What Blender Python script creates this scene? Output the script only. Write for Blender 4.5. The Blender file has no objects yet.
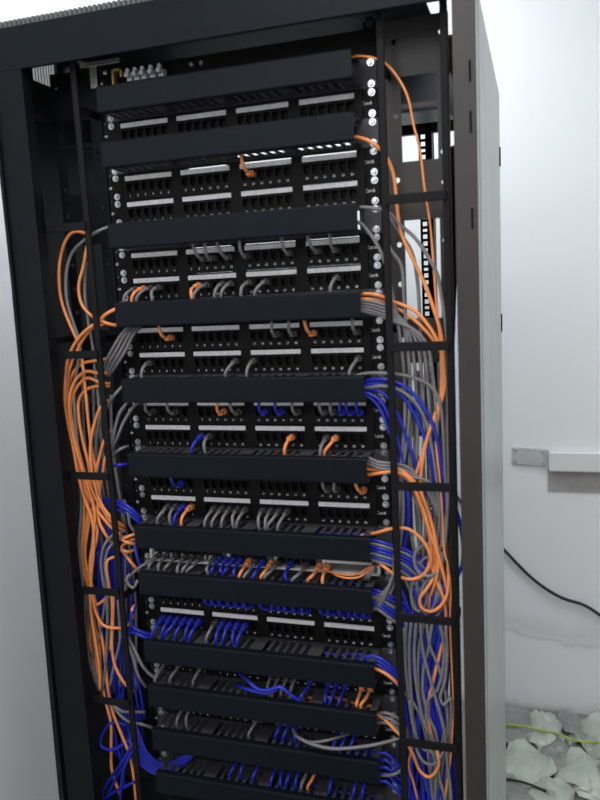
import bpy, bmesh, math, random
from mathutils import Vector, Matrix
random.seed(7)
S = bpy.context.scene
COL = S.collection
H = 1.95          # height of the top rack line above the floor (m)
U = 44.45         # one rack unit (mm)

# ---------------------------------------------------------------- camera, light, exposure
cam = bpy.data.cameras.new('camera'); co = bpy.data.objects.new('camera', cam); COL.objects.link(co)
co.location = (0.47699458, -1.20340351, H - 0.34806935)
co.rotation_euler = (1.42145464, 0.05056466, 0.30453952)
cam.sensor_fit = 'VERTICAL'; cam.sensor_height = 36; cam.lens = 33.4; cam.clip_start = 0.02
cam.dof.use_dof = True; cam.dof.focus_distance = 1.7; cam.dof.aperture_fstop = 4.6   # the phone focused a little behind the rack
S.camera = co
S.view_settings.view_transform = 'Standard'; S.view_settings.look = 'None'
S.view_settings.gamma = 1; S.view_settings.use_curve_mapping = False
S.view_settings.exposure = 0.0
w = bpy.data.worlds.new('world'); S.world = w; w.use_nodes = True
w.node_tree.nodes['Background'].inputs[0].default_value = (0.8, 0.9, 1, 1)
w.node_tree.nodes['Background'].inputs[1].default_value = 0.05
def area(name, loc, aim, sx, sy, e, c):
    l = bpy.data.lights.new(name, 'AREA'); l.shape = 'RECTANGLE'; l.size = sx; l.size_y = sy; l.energy = e; l.color = c
    o = bpy.data.objects.new(name, l); COL.objects.link(o); o.location = loc
    o.rotation_euler = (Vector(aim) - Vector(loc)).to_track_quat('-Z', 'Y').to_euler(); return o
area('ceiling_light_rear', (-0.35, 0.85, 2.84), (-0.35, 0.95, 0), 1.2, .4, 20, (.90, .96, 1))
area('ceiling_light_right', (1.6, 0.0, 2.84), (1.6, 0.3, 0), 1.2, .4, 10, (.90, .96, 1))
area('ceiling_light_front', (0.4, -0.95, 2.84), (0.4, -.9, 0), 1.2, .5, 24, (1, .97, .95))
area('left_wall_fill', (0.0, -2.4, 2.6), (-0.75, -0.2, .6), .9, .9, 16, (1, .98, 1))  # added fill lamp aimed at the left wall, not a ceiling fixture
area('front_fill_light', (1.2, -3.3, 1.5), (-.75, 0, .8), 1.6, 1.3, 18, (.98, .97, 1))  # added soft fill from the front to lift the left wall; no window there

# ---------------------------------------------------------------- materials
def mat(name, c, rough=.5, metal=0, spec=.5, bump=0, bscale=400, noise=0, nscale=60, coat=0, alpha=1, trans=0):
    m = bpy.data.materials.new(name); m.use_nodes = True; nt = m.node_tree; b = nt.nodes['Principled BSDF']
    b.inputs['Base Color'].default_value = (*c, 1); b.inputs['Roughness'].default_value = rough
    b.inputs['Metallic'].default_value = metal; b.inputs['Specular IOR Level'].default_value = spec
    b.inputs['Alpha'].default_value = alpha; b.inputs['Transmission Weight'].default_value = trans
    tc = nt.nodes.new('ShaderNodeTexCoord')
    if bump:
        n = nt.nodes.new('ShaderNodeTexNoise'); n.inputs['Scale'].default_value = bscale
        bp = nt.nodes.new('ShaderNodeBump'); bp.inputs['Strength'].default_value = bump; bp.inputs['Distance'].default_value = .001
        nt.links.new(tc.outputs['Object'], n.inputs['Vector']); nt.links.new(n.outputs[0], bp.inputs['Height']); nt.links.new(bp.outputs[0], b.inputs['Normal'])
    if noise:
        n = nt.nodes.new('ShaderNodeTexNoise'); n.inputs['Scale'].default_value = nscale; n.inputs['Detail'].default_value = 5
        r = nt.nodes.new('ShaderNodeValToRGB'); r.color_ramp.elements[0].position = .3; r.color_ramp.elements[1].position = .7
        r.color_ramp.elements[0].color = (*[x*(1-noise) for x in c], 1); r.color_ramp.elements[1].color = (*[min(1, x*(1+noise)) for x in c], 1)
        nt.links.new(tc.outputs['Object'], n.inputs['Vector']); nt.links.new(n.outputs[0], r.inputs[0]); nt.links.new(r.outputs[0], b.inputs['Base Color'])
    return m
M = dict(
 black=mat('black_powder_coat', (.005,.0055,.0075), .45, spec=.12, bump=.25, bscale=900, noise=.15),
 post=mat('lit_powder_coat', (.034,.031,.030), .4, spec=.3, bump=.2, bscale=900, noise=.1, nscale=20),  # lighter copy of the black coat with the sheen put into its colour
 side=mat('side_panel_grey_sheen', (.43,.455,.44), .35, noise=.08, nscale=8),  # grey stands in for the white wall reflected at a grazing angle
 cover=mat('blue_black_cover_paint', (.004,.006,.0095), .45, spec=.12, bump=.2, bscale=700),
 duct=mat('black_plastic_duct', (.048,.048,.054), .5, spec=.3, noise=.2),
 panel=mat('black_panel_plastic', (.004,.004,.0045), .55, spec=.12),
 port=mat('port_cavity', (.003,.003,.003), .7, spec=.1),
 label=mat('paper_label', (.60,.60,.62), .6, noise=.14, nscale=180),
 ink=mat('white_print', (.75,.75,.75), .6),
 steel=mat('zinc_screw', (.72,.73,.75), .28, metal=1, bump=.2, bscale=500),
 bracket=mat('zinc_bracket', (.42,.42,.40), .4, metal=.8),
 gold=mat('yellow_passivated_steel', (.55,.38,.13), .4, metal=.7),
 orange=mat('orange_cable_jacket', (.76,.265,.085), .42, noise=.1, nscale=30),
 grey=mat('grey_cable_jacket', (.165,.16,.165), .45, noise=.1, nscale=30),
 blue=mat('blue_cable_jacket', (.009,.020,.36), .4, noise=.15, nscale=30),
boot=mat('shaded_grey_boot', (.06,.06,.062), .5),  # grey plugs darkened in colour for the shade they sit in
 clear=mat('clear_plug_plastic', (.55,.56,.58), .25),
 strap=mat('black_strap', (.006,.006,.007), .6, spec=.15),
 white=mat('white_plastic', (.75,.76,.74), .4, noise=.05),
 switchface=mat('grey_switch_face', (.11,.11,.105), .5),
 rubber=mat('black_cable_rubber', (.01,.01,.012), .5),
 earth=mat('green_yellow_wire', (.33,.38,.08), .5, noise=.4, nscale=20),
 trunk=mat('white_trunking_plastic', (.72,.73,.72), .4),
 plate=mat('grey_clear_plate', (.50,.50,.51), .35, noise=.08, nscale=60),
 bare=mat('bare_plaster', (.36,.34,.33), .8, noise=.1, nscale=25, bump=.3, bscale=80),
 smoke=mat('grey_fan_housing', (.12,.14,.16), .4),
 bag=mat('white_plastic_bag', (.40,.43,.38), .3, noise=.25, nscale=9),
 bagdark=mat('grey_plastic_bag', (.22,.23,.22), .35, noise=.2, nscale=9),
 gloss=mat('brightened_gloss_paint', (.93,.93,.95), .4),  # whiter than the other walls, standing in for stronger light here
 ceil=mat('ceiling_paint', (.8,.8,.8), .9, noise=.03, nscale=3),
 floor=mat('floor_tile', (.20,.21,.19), .5, noise=.25, nscale=4),
 mesh=mat('pale_grey_steel', (.10,.105,.105), .45, metal=.3),
)
def wallmat():
    m = mat('wall_paint', (.80,.82,.83), .65, bump=.15, bscale=30); nt = m.node_tree; b = nt.nodes['Principled BSDF']
    g = nt.nodes.new('ShaderNodeNewGeometry'); sp = nt.nodes.new('ShaderNodeSeparateXYZ'); nt.links.new(g.outputs['Position'], sp.inputs[0])
    n = nt.nodes.new('ShaderNodeTexNoise'); n.inputs['Scale'].default_value = 9; n.inputs['Detail'].default_value = 6
    nt.links.new(g.outputs['Position'], n.inputs['Vector'])
    def mm(op, a, c):
        q = nt.nodes.new('ShaderNodeMath'); q.operation = op
        for i, v in enumerate((a, c)):
            if isinstance(v, (int, float)): q.inputs[i].default_value = v
            else: nt.links.new(v, q.inputs[i])
        return q.outputs[0]
    def band(zc, wd, amp):      # a scuffed dirty line along the wall at height zc
        z = mm('ADD', sp.outputs[2], mm('MULTIPLY', mm('SUBTRACT', n.outputs[0], .5), .12))
        z = mm('ADD', z, mm('MULTIPLY', sp.outputs[0], .06))
        d = mm('DIVIDE', mm('ABSOLUTE', mm('SUBTRACT', z, zc), 0), wd)
        return mm('MULTIPLY', mm('MAXIMUM', mm('SUBTRACT', 1, d), 0), amp)
    f = mm('ADD', band(.312, .012, .22), band(.35, .07, .20))
    f = mm('ADD', f, band(.015, .035, .4))
    mx = nt.nodes.new('ShaderNodeMix'); mx.data_type = 'RGBA'; nt.links.new(f, mx.inputs[0])
    mx.inputs[6].default_value = (.80,.82,.83,1); mx.inputs[7].default_value = (.33,.32,.30,1)
    nt.links.new(mx.outputs[2], b.inputs['Base Color']); return m
M['wall'] = wallmat()

# ---------------------------------------------------------------- mesh helpers (all lengths in mm, z from the top rack line)
def P(x, y, z): return Vector((x/1000, y/1000, z/1000 + H))
class MB:
    def __init__(s, off=(0,0,0)): s.v = []; s.f = []; s.off = Vector(off)
    def pt(s, x, y, z): s.v.append(Vector((x, y, z)) - s.off); return len(s.v)-1
    def box(s, x0, x1, y0, y1, z0, z1, rot=None):
        b = len(s.v); c = Vector(((x0+x1)/2, (y0+y1)/2, (z0+z1)/2))
        for x in (x0, x1):
            for y in (y0, y1):
                for z in (z0, z1):
                    p = Vector((x, y, z))
                    if rot is not None: p = c + rot @ (p-c)
                    s.v.append(p - s.off)
        for q in ((0,1,3,2),(4,6,7,5),(0,4,5,1),(2,3,7,6),(0,2,6,4),(1,5,7,3)): s.f.append([b+i for i in q])
    def prism(s, pts, y0, y1):         # xz outline extruded along y
        b = len(s.v); n = len(pts)
        for y in (y0, y1):
            for x, z in pts: s.v.append(Vector((x, y, z)) - s.off)
        s.f.append([b+i for i in range(n)]); s.f.append([b+n+i for i in reversed(range(n))])
        for i in range(n): j = (i+1) % n; s.f.append([b+i, b+n+i, b+n+j, b+j])
    def profile(s, pts, x0, x1):       # yz outline extruded along x
        b = len(s.v); n = len(pts)
        for x in (x0, x1):
            for y, z in pts: s.v.append(Vector((x, y, z)) - s.off)
        s.f.append([b+n+i for i in range(n)]); s.f.append([b+i for i in reversed(range(n))])
        for i in range(n): j = (i+1) % n; s.f.append([b+i, b+j, b+n+j, b+n+i])
    def disc(s, x, y0, y1, z, r0, r1, n=10):   # short cone along y
        b = len(s.v)
        for y, r in ((y0, r0), (y1, r1)):
            for i in range(n): a = 2*math.pi*i/n; s.v.append(Vector((x+r*math.cos(a), y, z+r*math.sin(a))) - s.off)
        s.f.append([b+n+i for i in range(n)]); s.f.append([b+i for i in reversed(range(n))])
        for i in range(n): j = (i+1) % n; s.f.append([b+i, b+j, b+n+j, b+n+i])
    def tube(s, pts, r, n=8, cap=True):
        pts = [Vector(p) for p in pts]; b = len(s.v); up = None
        for k, p in enumerate(pts):
            t = (pts[min(k+1, len(pts)-1)] - pts[max(k-1, 0)])
            t = t.normalized() if t.length > 1e-6 else Vector((0,0,-1))
            if up is None: up = t.orthogonal().normalized()
            up = (up - t*up.dot(t)); up = up.normalized() if up.length > 1e-6 else t.orthogonal().normalized()
            sd = t.cross(up)
            for i in range(n):
                a = 2*math.pi*i/n; s.v.append(p + up*r*math.cos(a) + sd*r*math.sin(a) - s.off)
        for k in range(len(pts)-1):
            for i in range(n):
                j = (i+1) % n; s.f.append([b+k*n+i, b+k*n+j, b+(k+1)*n+j, b+(k+1)*n+i])
        if cap:
            s.f.append([b+i for i in reversed(range(n))]); e = b+(len(pts)-1)*n; s.f.append([e+i for i in range(n)])
    def mesh(s, name, m, smooth=False, bevel=0):
        me = bpy.data.meshes.new(name)
        me.from_pydata([v/1000 for v in s.v], [], s.f); me.materials.append(m)
        bm = bmesh.new(); bm.from_mesh(me)
        if bevel:
            bmesh.ops.bevel(bm, geom=list(bm.edges), offset=bevel/1000, segments=2, affect='EDGES', profile=.5)
        bmesh.ops.recalc_face_normals(bm, faces=list(bm.faces)); bm.to_mesh(me); bm.free()
        if smooth:
            for p in me.polygons: p.use_smooth = True
        me.update(); return me
    def build(s, name, m, parent=None, smooth=False, bevel=0, loc=None):
        return link(name, s.mesh(name, m, smooth, bevel), parent, loc)
def link(name, me, parent=None, loc=None):
    o = bpy.data.objects.new(name, me); COL.objects.link(o)
    if parent is not None: o.parent = parent
    if loc is not None: o.location = loc
    elif parent is None: o.location = P(0, 0, 0)
    return o
def tag(o, label=None, cat=None, group=None, kind=None):
    if label: o['label'] = label
    if cat: o['category'] = cat
    if group: o['group'] = group
    if kind: o['kind'] = kind
    return o
def thing(name, label, cat, loc, group=None):
    o = bpy.data.objects.new(name, None); COL.objects.link(o); o.location = loc; o.empty_display_size = .02
    return tag(o, label, cat, group)
def copy_tree(o, parent=None):
    c = o.copy(); COL.objects.link(c); c.parent = parent
    for ch in list(o.children): copy_tree(ch, c)
    return c
def spline(pts, step=7):
    pts = [Vector(p) for p in pts]; out = []
    q = [pts[0]*2-pts[1]] + pts + [pts[-1]*2-pts[-2]]
    for i in range(1, len(q)-2):
        a, b, c, d = q[i-1:i+3]; n = max(2, int((c-b).length/step))
        # centripetal Catmull-Rom
        t0 = 0; t1 = t0+max(1e-3, (b-a).length**.5); t2 = t1+max(1e-3, (c-b).length**.5); t3 = t2+max(1e-3, (d-c).length**.5)
        for k in range(n):
            t = t1+(t2-t1)*k/n
            A1 = a*((t1-t)/(t1-t0))+b*((t-t0)/(t1-t0)); A2 = b*((t2-t)/(t2-t1))+c*((t-t1)/(t2-t1)); A3 = c*((t3-t)/(t3-t2))+d*((t-t2)/(t3-t2))
            B1 = A1*((t2-t)/(t2-t0))+A2*((t-t0)/(t2-t0)); B2 = A2*((t3-t)/(t3-t1))+A3*((t-t1)/(t3-t1))
            out.append(B1*((t2-t)/(t2-t1))+B2*((t-t1)/(t2-t1)))
    out.append(pts[-1]); return out
def text_mesh(name, items, m, size, align='CENTER'):
    """items: (string, x, z) in mm on one plane y=0 -> one mesh"""
    vs = []; fs = []
    for s_, x, z in items:
        c = bpy.data.curves.new('t', 'FONT'); c.body = s_; c.size = size/1000; c.align_x = align; c.align_y = 'CENTER'; c.resolution_u = 2; c.offset = .00005; c.space_character = 1.25 if len(s_) > 2 else 1.0
        o = bpy.data.objects.new('t', c); me = bpy.data.meshes.new_from_object(o)
        b = len(vs)
        vs += [Vector((v.co.x + x/1000, 0, v.co.y + z/1000)) for v in me.vertices]
        fs += [[b+i for i in p.vertices] for p in me.polygons]
        bpy.data.objects.remove(o); bpy.data.curves.remove(c); bpy.data.meshes.remove(me)
    me = bpy.data.meshes.new(name); me.from_pydata(vs, [], fs); me.materials.append(m); me.update(); return me

# ---------------------------------------------------------------- the room
def room(name, b, m):
    mb = MB(); mb.box(*b); o = mb.build(name, M[m]); o['kind'] = 'structure'; return o
room('floor', (-850, 3200, -3600, 1600, -2050, -1950), 'floor')
room('ceiling', (-850, 3200, -3600, 1600, 950, 1050), 'ceil')
room('wall_back', (-850, 3200, 1500, 1600, -1950, 950), 'wall')
room('wall_left', (-850, -750, -3600, 1500, -1950, 950), 'gloss')
room('wall_right', (3100, 3200, -3600, 1500, -1950, 950), 'wall')
room('wall_front', (-750, 3100, -3600, -3500, -1950, 950), 'wall')
b = room('trim_back', (514, 1400, 1497, 1500, -1107, -1020), 'bare')

# trunking, junction plate, cable on the wall
t = thing('cable_trunking', 'white plastic cable trunking running right along the wall above a bare plaster strip', 'trunking', P(520,1500,-990))
mb = MB((520,1500,-990)); mb.box(520,1400,1478,1500,-1030,-966); mb.build('trunking_base', M['trunk'], t, bevel=2)
mb = MB((520,1500,-990)); mb.box(518,1400,1470,1480,-1026,-958); mb.build('trunking_lid', M['trunk'], t, bevel=3)
t = thing('junction_plate', 'small grey rectangular plate with four corner screws on the wall beside the trunking', 'plate', P(450,1500,-980))
mb = MB((450,1500,-980)); mb.box(392,512,1491,1500,-1012,-948, Matrix.Rotation(.06,3,'Y')); mb.build('plate', M['plate'], t, bevel=3)
for x, z in ((403,-957),(500,-963),(403,-997),(500,-1003)):
    mb = MB((450,1500,-980)); mb.disc(x, 1491, 1486, z, 6, 4); mb.build('screw', M['steel'], t)
mb = MB(); mb.tube(spline([(150,1490,-1080),(240,1488,-1190),(365,1485,-1332),(470,1485,-1440),(560,1485,-1497),(640,1485,-1520),(700,1485,-1560),(800,1485,-1640),(900,1485,-1660)],20), 6)
tag(mb.build('wall_cable', M['rubber'], smooth=True), 'thick black cable sloping down across the white wall from behind the cabinet', 'cable')
mb = MB(); mb.tube(spline([(330,1300,-1908),(430,1290,-1898),(520,1270,-1894),(600,1250,-1900),(680,1250,-1898),(760,1250,-1908),(900,1260,-1938)],20), 4)
tag(mb.build('earth_wire', M['earth'], smooth=True), 'thin green and yellow wire lying across the plastic bags by the wall', 'wire')
mb = MB(); mb.tube(spline([(360,1010,-1912),(420,1000,-1905),(460,990,-1906),(500,980,-1912)],20), 4)
tag(mb.build('short_wire', M['rubber'], smooth=True), 'short black wire end lying in front of the plastic bags by the wall', 'wire')

from mathutils import noise as NZ
def bag(cx, cy, sx, sy, sz, seed, m, label):
    bm = bmesh.new(); bmesh.ops.create_icosphere(bm, subdivisions=3, radius=1)
    for v in bm.verts:
        p = v.co.copy(); q = p*1.5 + Vector((seed*7.1, seed*3.3, 0))
        a = NZ.noise(q)*.5 + abs(NZ.noise(q*2.4))*.35
        p = p*(0.9 + a); v.co = Vector((p.x*sx, p.y*sy, max(0, p.z*.9+.45)*sz))/1000
    me = bpy.data.meshes.new('plastic_bag'); bm.to_mesh(me); bm.free(); me.materials.append(M[m])
    o = link('plastic_bag', me, None, P(cx, cy, -1950)); tag(o, label, 'plastic bag'); return o
bag(400,1340,80,110,34,1,'bagdark','dark grey crumpled plastic bag nearest the cabinet against the wall')
bag(500,1310,60,130,40,2,'bag','pale crumpled plastic bag right of the dark one nearest the cabinet')
bag(590,1370,55,90,34,3,'bagdark','small grey crumpled plastic bag in the middle against the wall')
bag(680,1330,70,120,40,4,'bag','pale crumpled plastic bag second from the right against the wall')
bag(790,1370,70,90,34,5,'bagdark','grey crumpled plastic bag at the right edge against the wall')
bag(430,1120,90,120,34,6,'bag','low pale plastic bag in front beside the cabinet base')
bag(610,1130,75,110,34,7,'bag','low pale plastic bag in front, between two grey ones')
bag(540,1210,60,90,34,8,'bagdark','grey flattened plastic bag in front of the middle of the heap')
bag(400,960,70,80,34,10,'bagdark','grey plastic bag in front tucked against the cabinet side')
bag(520,990,70,80,34,11,'bag','pale flattened plastic bag nearest the camera in the heap')
bag(700,1150,55,90,38,9,'bagdark','grey flattened plastic bag in front at the right of the heap')

# ---------------------------------------------------------------- the cabinet
CAB = thing('server_cabinet', 'tall black open-fronted server cabinet with grey side panel, full of patch panels and cables', 'server cabinet', P(0,250,-1950))
CO = (0, 250, -1950)
def cab(name, boxes, m, bevel=0, label=None):
    mb = MB(CO)
    for b in boxes: mb.box(*b)
    o = mb.build(name, M[m], CAB, bevel=bevel)
    if label: o['label'] = label
    return o
cab('plinth', [(-400,400,-90,600,-1950,-1880)], 'black', 2)
cab('base_panel', [(-398,398,-60,598,-1880,-1872)], 'black')
cab('front_post', [(367,399,-95,-90,-1880,36), (394,399,-90,-52,-1880,36), (367,371,-90,-70,-1880,36)], 'post', .6)
# slots in the right post are separate dark grooves
cab('front_post', [(-399,-338,-95,-90,-1880,36), (-399,-394,-90,-52,-1880,36), (-372,-367,-90,-40,-1880,36), (-342,-338,-90,-72,-1880,36)], 'black', .6)
cab('top_beam', [(-399,399,-95,-88,36,104), (-399,399,-88,-50,98,104)], 'cover', .8)
cab('top_vent_strip', [(-399+i*9,-394+i*9,-82,-58,104,119) for i in range(89)] + [(-400,400,-86,-82,104,108),(-400,400,-60,-56,104,121)], 'mesh')
for z in (-60,-128,-260):
    cab('lock_slot', [(389,392,-96.2,-94.8,z-17,z+12)], 'port')
# side panels
cab('post_side', [(399,399.6,-93,-64,-1880,100)], 'side', 0, 'painted sheen strip on the side of the right post')  # thin grey sheet added for the sheen along the post
cab('side_panel', [(393,399.5,-40,598,-1870,58)], 'side', 1, 'right side panel, grey with painted-in wall reflection')
mb = MB(CO); mb.profile([(-40,-1870),(-64,-1870),(-64,58),(-40,58)], 394, 398.6); mb.build('side_seal', M['strap'], CAB)
for (y0, z0) in ((570,-60),(570,-430)):
    lv = MB(CO); lv.box(399.5,402,y0,y0+18,z0-40,z0); lv.build('side_latch', M['strap'], CAB)
mb = MB(CO)   # left panel with white bars for bright vent slits at its top, leaning out a little at the bottom
def lean(z): return -399 - 14*(-z-300)/1000 if z < -300 else -399
mb.prism([(-399,50),(-393,50),(-393,-300),(-393-18,-1870),(-399-26,-1870),(-399,-300)], -100, 598)
mb.build('side_panel', M['black'], CAB)
cab('bright_slit_bars', [(-398,-394,12+i*8.5,15.5+i*8.5,50,98) for i in range(9)], 'white')  # solid white bars stand in for the bright wall seen through slits
for bb in [(-399,-393,-90,12,50,100),(-399,-393,90,598,50,100)]: cab('side_rail', [bb], 'black')
cab('roof', [(-396,308,-50,590,98,102),(308,386,280,590,98,102),(308,386,-50,20,98,102)], 'black')
cab('fan_housing', [(150,318,300,420,-22,60)], 'smoke', 4)
cab('rear_beam', [(-396,386,585,600,-10,100)], 'post')
cab('rear_post', [(366,388,570,600,-1880,-10)], 'black'); cab('rear_post', [(-396,-372,570,600,-1880,-10)], 'black')
mb = MB(CO); mb.prism([[338, -143], [367, -134], [364, -281], [358, -284], [353, -379], [348, -477], [339, -930], [322, -932]], 30, 34); mb.build('black_wedge_sheet', M['strap'], CAB)  # black wedge sheet closing the gap beside the outer bar
# mounting rails, front: flange in front of the side plates
def rail(name, s, y, zt=55):
    mb = MB(CO)
    xs = sorted((s*241.5, s*252))
    mb.box(xs[0], xs[1], y, y+2.5, -1870, zt)
    xs = sorted((s*249.5, s*252)); mb.box(xs[0], xs[1], y, y+45, -1870, zt)
    # perforated strip behind the ears: rungs between square holes
    a, b = sorted((s*222, s*227.5)); mb.box(a, b, y, y+2.5, -1870, zt)
    a, b = sorted((s*237.5, s*242)); mb.box(a, b, y, y+2.5, -1870, zt)
    z = zt
    k = 0
    while z > -1860:
        for off in (6.35, 22.2, 38.1):
            zz = math.floor(zt/U)*U + U - k*U - off
            mb.box(*sorted((s*227, s*238)), y, y+2.5, zz-11, zz-4.8)
        k += 1; z -= U
    return mb.build(name, M['black'], CAB)
for s in (1, -1): rail('front_rail', s, 1.5)
for s in (1, -1): rail('rear_rail', s, 560)
# side plates with windows and holes
def side_plate(s):
    me = MB(CO)
    X0, X1 = 252, 352
    wins = [(-73,-32),(-160,-80),(-406,-250),(-545,-478),(-820,-600),(-1100,-880),(-1320,-1160)]
    holes = [(268,z) for z in (20,-90,-187,-287,-350,-440,-520,-700)] + [(341,z) for z in (25,-42,-78,-150,-196,-285,-330,-372,-470)]
    bm = bmesh.new(); hs = 5; y = 4; cache = {}
    def V(x, z):
        k = (round(x, 3), round(z, 3))
        if k not in cache: cache[k] = bm.verts.new(((s*x)/1000, (y-CO[1])/1000, (z-CO[2])/1000))
        return cache[k]
    def face(*q): bm.faces.new([V(*p) for p in q])
    def col(x0, x1, z0, z1):
        if z1 > z0: face((x0,z0),(x1,z0),(x1,z1),(x0,z1))
    z = -1860                                   # middle strip: solid between the windows
    for w_ in sorted(wins): col(277, 333, z, w_[0]); z = w_[1]
    col(277, 333, z, 52)
    for a0, a1, c0 in ((252, 277, 268), (333, 352, 341)):   # flanges with round holes
        z = -1860; N = 16
        for hx, hz in sorted([h for h in holes if h[0] == c0], key=lambda h: h[1]):
            col(a0, a1, z, hz-hs); z = hz+hs
            col(a0, hx-hs, hz-hs, hz+hs); col(hx+hs, a1, hz-hs, hz+hs)
            ring = [(hx+4.2*math.cos(2*math.pi*k/N), hz+4.2*math.sin(2*math.pi*k/N)) for k in range(N)]
            def sq(p):
                d = max(abs(p[0]-hx), abs(p[1]-hz)); return (hx+(p[0]-hx)*hs/d, hz+(p[1]-hz)*hs/d)
            for k in range(N):
                p, q = ring[k], ring[(k+1) % N]; face(p, q, sq(q), sq(p))
        col(a0, a1, z, 52)
    bmesh.ops.recalc_face_normals(bm, faces=list(bm.faces))
    r = bmesh.ops.extrude_face_region(bm, geom=list(bm.faces)); 
    for v in [g for g in r['geom'] if isinstance(g, bmesh.types.BMVert)]: v.co.y += .002
    bmesh.ops.recalc_face_normals(bm, faces=list(bm.faces))
    m = bpy.data.meshes.new('side_plate'); bm.to_mesh(m); bm.free(); m.materials.append(M['post'] if s > 0 else M['black'])  # right plate gets the lit copy of the coat, left the dark one
    return link('side_plate', m, CAB)
side_plate(1); side_plate(-1)
# unit marks printed on the front rails
items = []
for i in range(-1, 30):
    items.append((str(41-i), 246.5, -U*i-22)); items.append(('-', 246.5, -U*i))
    items.append((str(41-i), -246, -U*i-22)); items.append(('-', -246, -U*i))
me = text_mesh('unit_numbers', items, M['ink'], 6.2); o = link('unit_numbers', me, CAB); o.location = Vector((0, (1.0-CO[1])/1000, -CO[2]/1000))
# zinc bracket and yellow bracket at the top left of the frame
cab('corner_bracket', [(-288,-276,-20,60,60,64),(-284,-205,-4,0,52,60),(-266,-252,-3,0,16,54)], 'bracket', .6, 'bare zinc corner bracket')
for bb in [(-316,-306,-8,0,48,58),(-236,-228,-10,-2,34,42)]: cab('bracket_screw', [bb], 'steel', 1.5)

# vertical cable managers: two bars with straps across the cables
def vertical_manager(s, label):
    t = thing('vertical_cable_manager', label, 'cable manager', P(s*306, -40, -1870), 'vertical cable managers beside the rack')
    off = (s*306, -40, -1870)
    for x in (260, 352):
        mb = MB(off); mb.box(*sorted((s*(x-5.5), s*(x+5.5))), -64, -58, -1870, 62); mb.build('bar', M['strap'], t, bevel=1.2)
        for z in (-30, -420, -900, -1400, -1800):
            mb = MB(off); mb.box(*sorted((s*(x-2), s*(x+2))), -58, 4, z-6, z+6); mb.build('bar_bracket', M['strap'], t)
    for k in range(1, 8):
        z = -2 - k*221.5
        mb = MB(off); mb.box(*sorted((s*260, s*352)), -69, -65, z-7, z+7); mb.build('strap', M['strap'], t, bevel=1)
    return t
vertical_manager(1, 'right vertical cable manager with two black bars and straps around the cables')
vertical_manager(-1, 'left vertical cable manager with two black bars and straps around the cables')

# ---------------------------------------------------------------- patch panels and cable managers
GR = (-211, -103, 6, 115)
def port_x(n): return GR[(n-1)//6] + 7.2 + 15.1*((n-1) % 6)
def screw_mesh():
    mb = MB(); mb.disc(0, 0, -1.2, 0, 5.6, 5.6, 14); mb.disc(0, -1.2, -3.6, 0, 4.2, 2.6, 12)
    mb.box(-2.4, 2.4, -4.0, -3.4, -.45, .45); mb.box(-.45, .45, -4.0, -3.4, -2.4, 2.4)
    return mb.mesh('screw', M['steel'])
SCREW = screw_mesh()
def ear_screws(t):
    for x in (-232.5, 232.5):
        for z in (-6.35, -38.1): link('screw', SCREW, t, Vector((x/1000, -.0015, z/1000)))
def build_panel():
    t = thing('patch_bay', 'x', 'patch panel', P(0,0,0))
    mb = MB(); mb.box(-241.3, -218, -1.5, 1, -44.35, -.1); mb.box(218, 241.3, -1.5, 1, -44.35, -.1)
    mb.box(-218, 218, -6, 1, -2.2, -.1); mb.box(-218, 218, -6, 1, -44.35, -34)
    for a, b in ((-218,-211.5),(-120.5,-103.5),(-12.5,5.5),(96.5,114.5),(205.5,218)): mb.box(a, b, -6, 1, -34, -2.2)
    mb.box(-217, 217, 20, 50, -42, -2); mb.build('face_frame', M['panel'], t)
    for g, x0 in enumerate(GR):
        mb = MB(); mb.box(x0, x0+90.5, -7.5, -4, -13, -5.2); 
        mb.build('label_strip', M['label'], t, bevel=.4)
        mb = MB()     # six jacks: frame bars round each opening, stepped latch notch
        mb.box(x0, x0+90.5, -6.5, 6, -17.5, -14.6); mb.box(x0, x0+90.5, -6.5, 6, -34, -32)
        mb.box(x0, x0+90.5, 4, 6, -34, -14)
        for i in range(6):
            c = x0+7.2+15.1*i
            mb.box(c-7.5, c-5.8, -6.5, 6, -32.5, -17); mb.box(c+5.8, c+7.5, -6.5, 6, -32.5, -17)
            mb.box(c-5.8, c-3, -6.5, 4, -32.5, -29.2); mb.box(c+3, c+5.8, -6.5, 4, -32.5, -29.2)
        mb.build('port_block', M['panel'], t)
    me = text_mesh('port_numbers', [(str(n), port_x(n), -39) for n in range(1, 25)], M['ink'], 5.0)
    link('port_numbers', me, t, Vector((0, -.0063, 0)))
    me = text_mesh('category_marking', [('Cat6', 224, -22)], M['ink'], 7.5)
    link('category_marking', me, t, Vector((0, -.0018, 0)))
    ear_screws(t); return t
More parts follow.
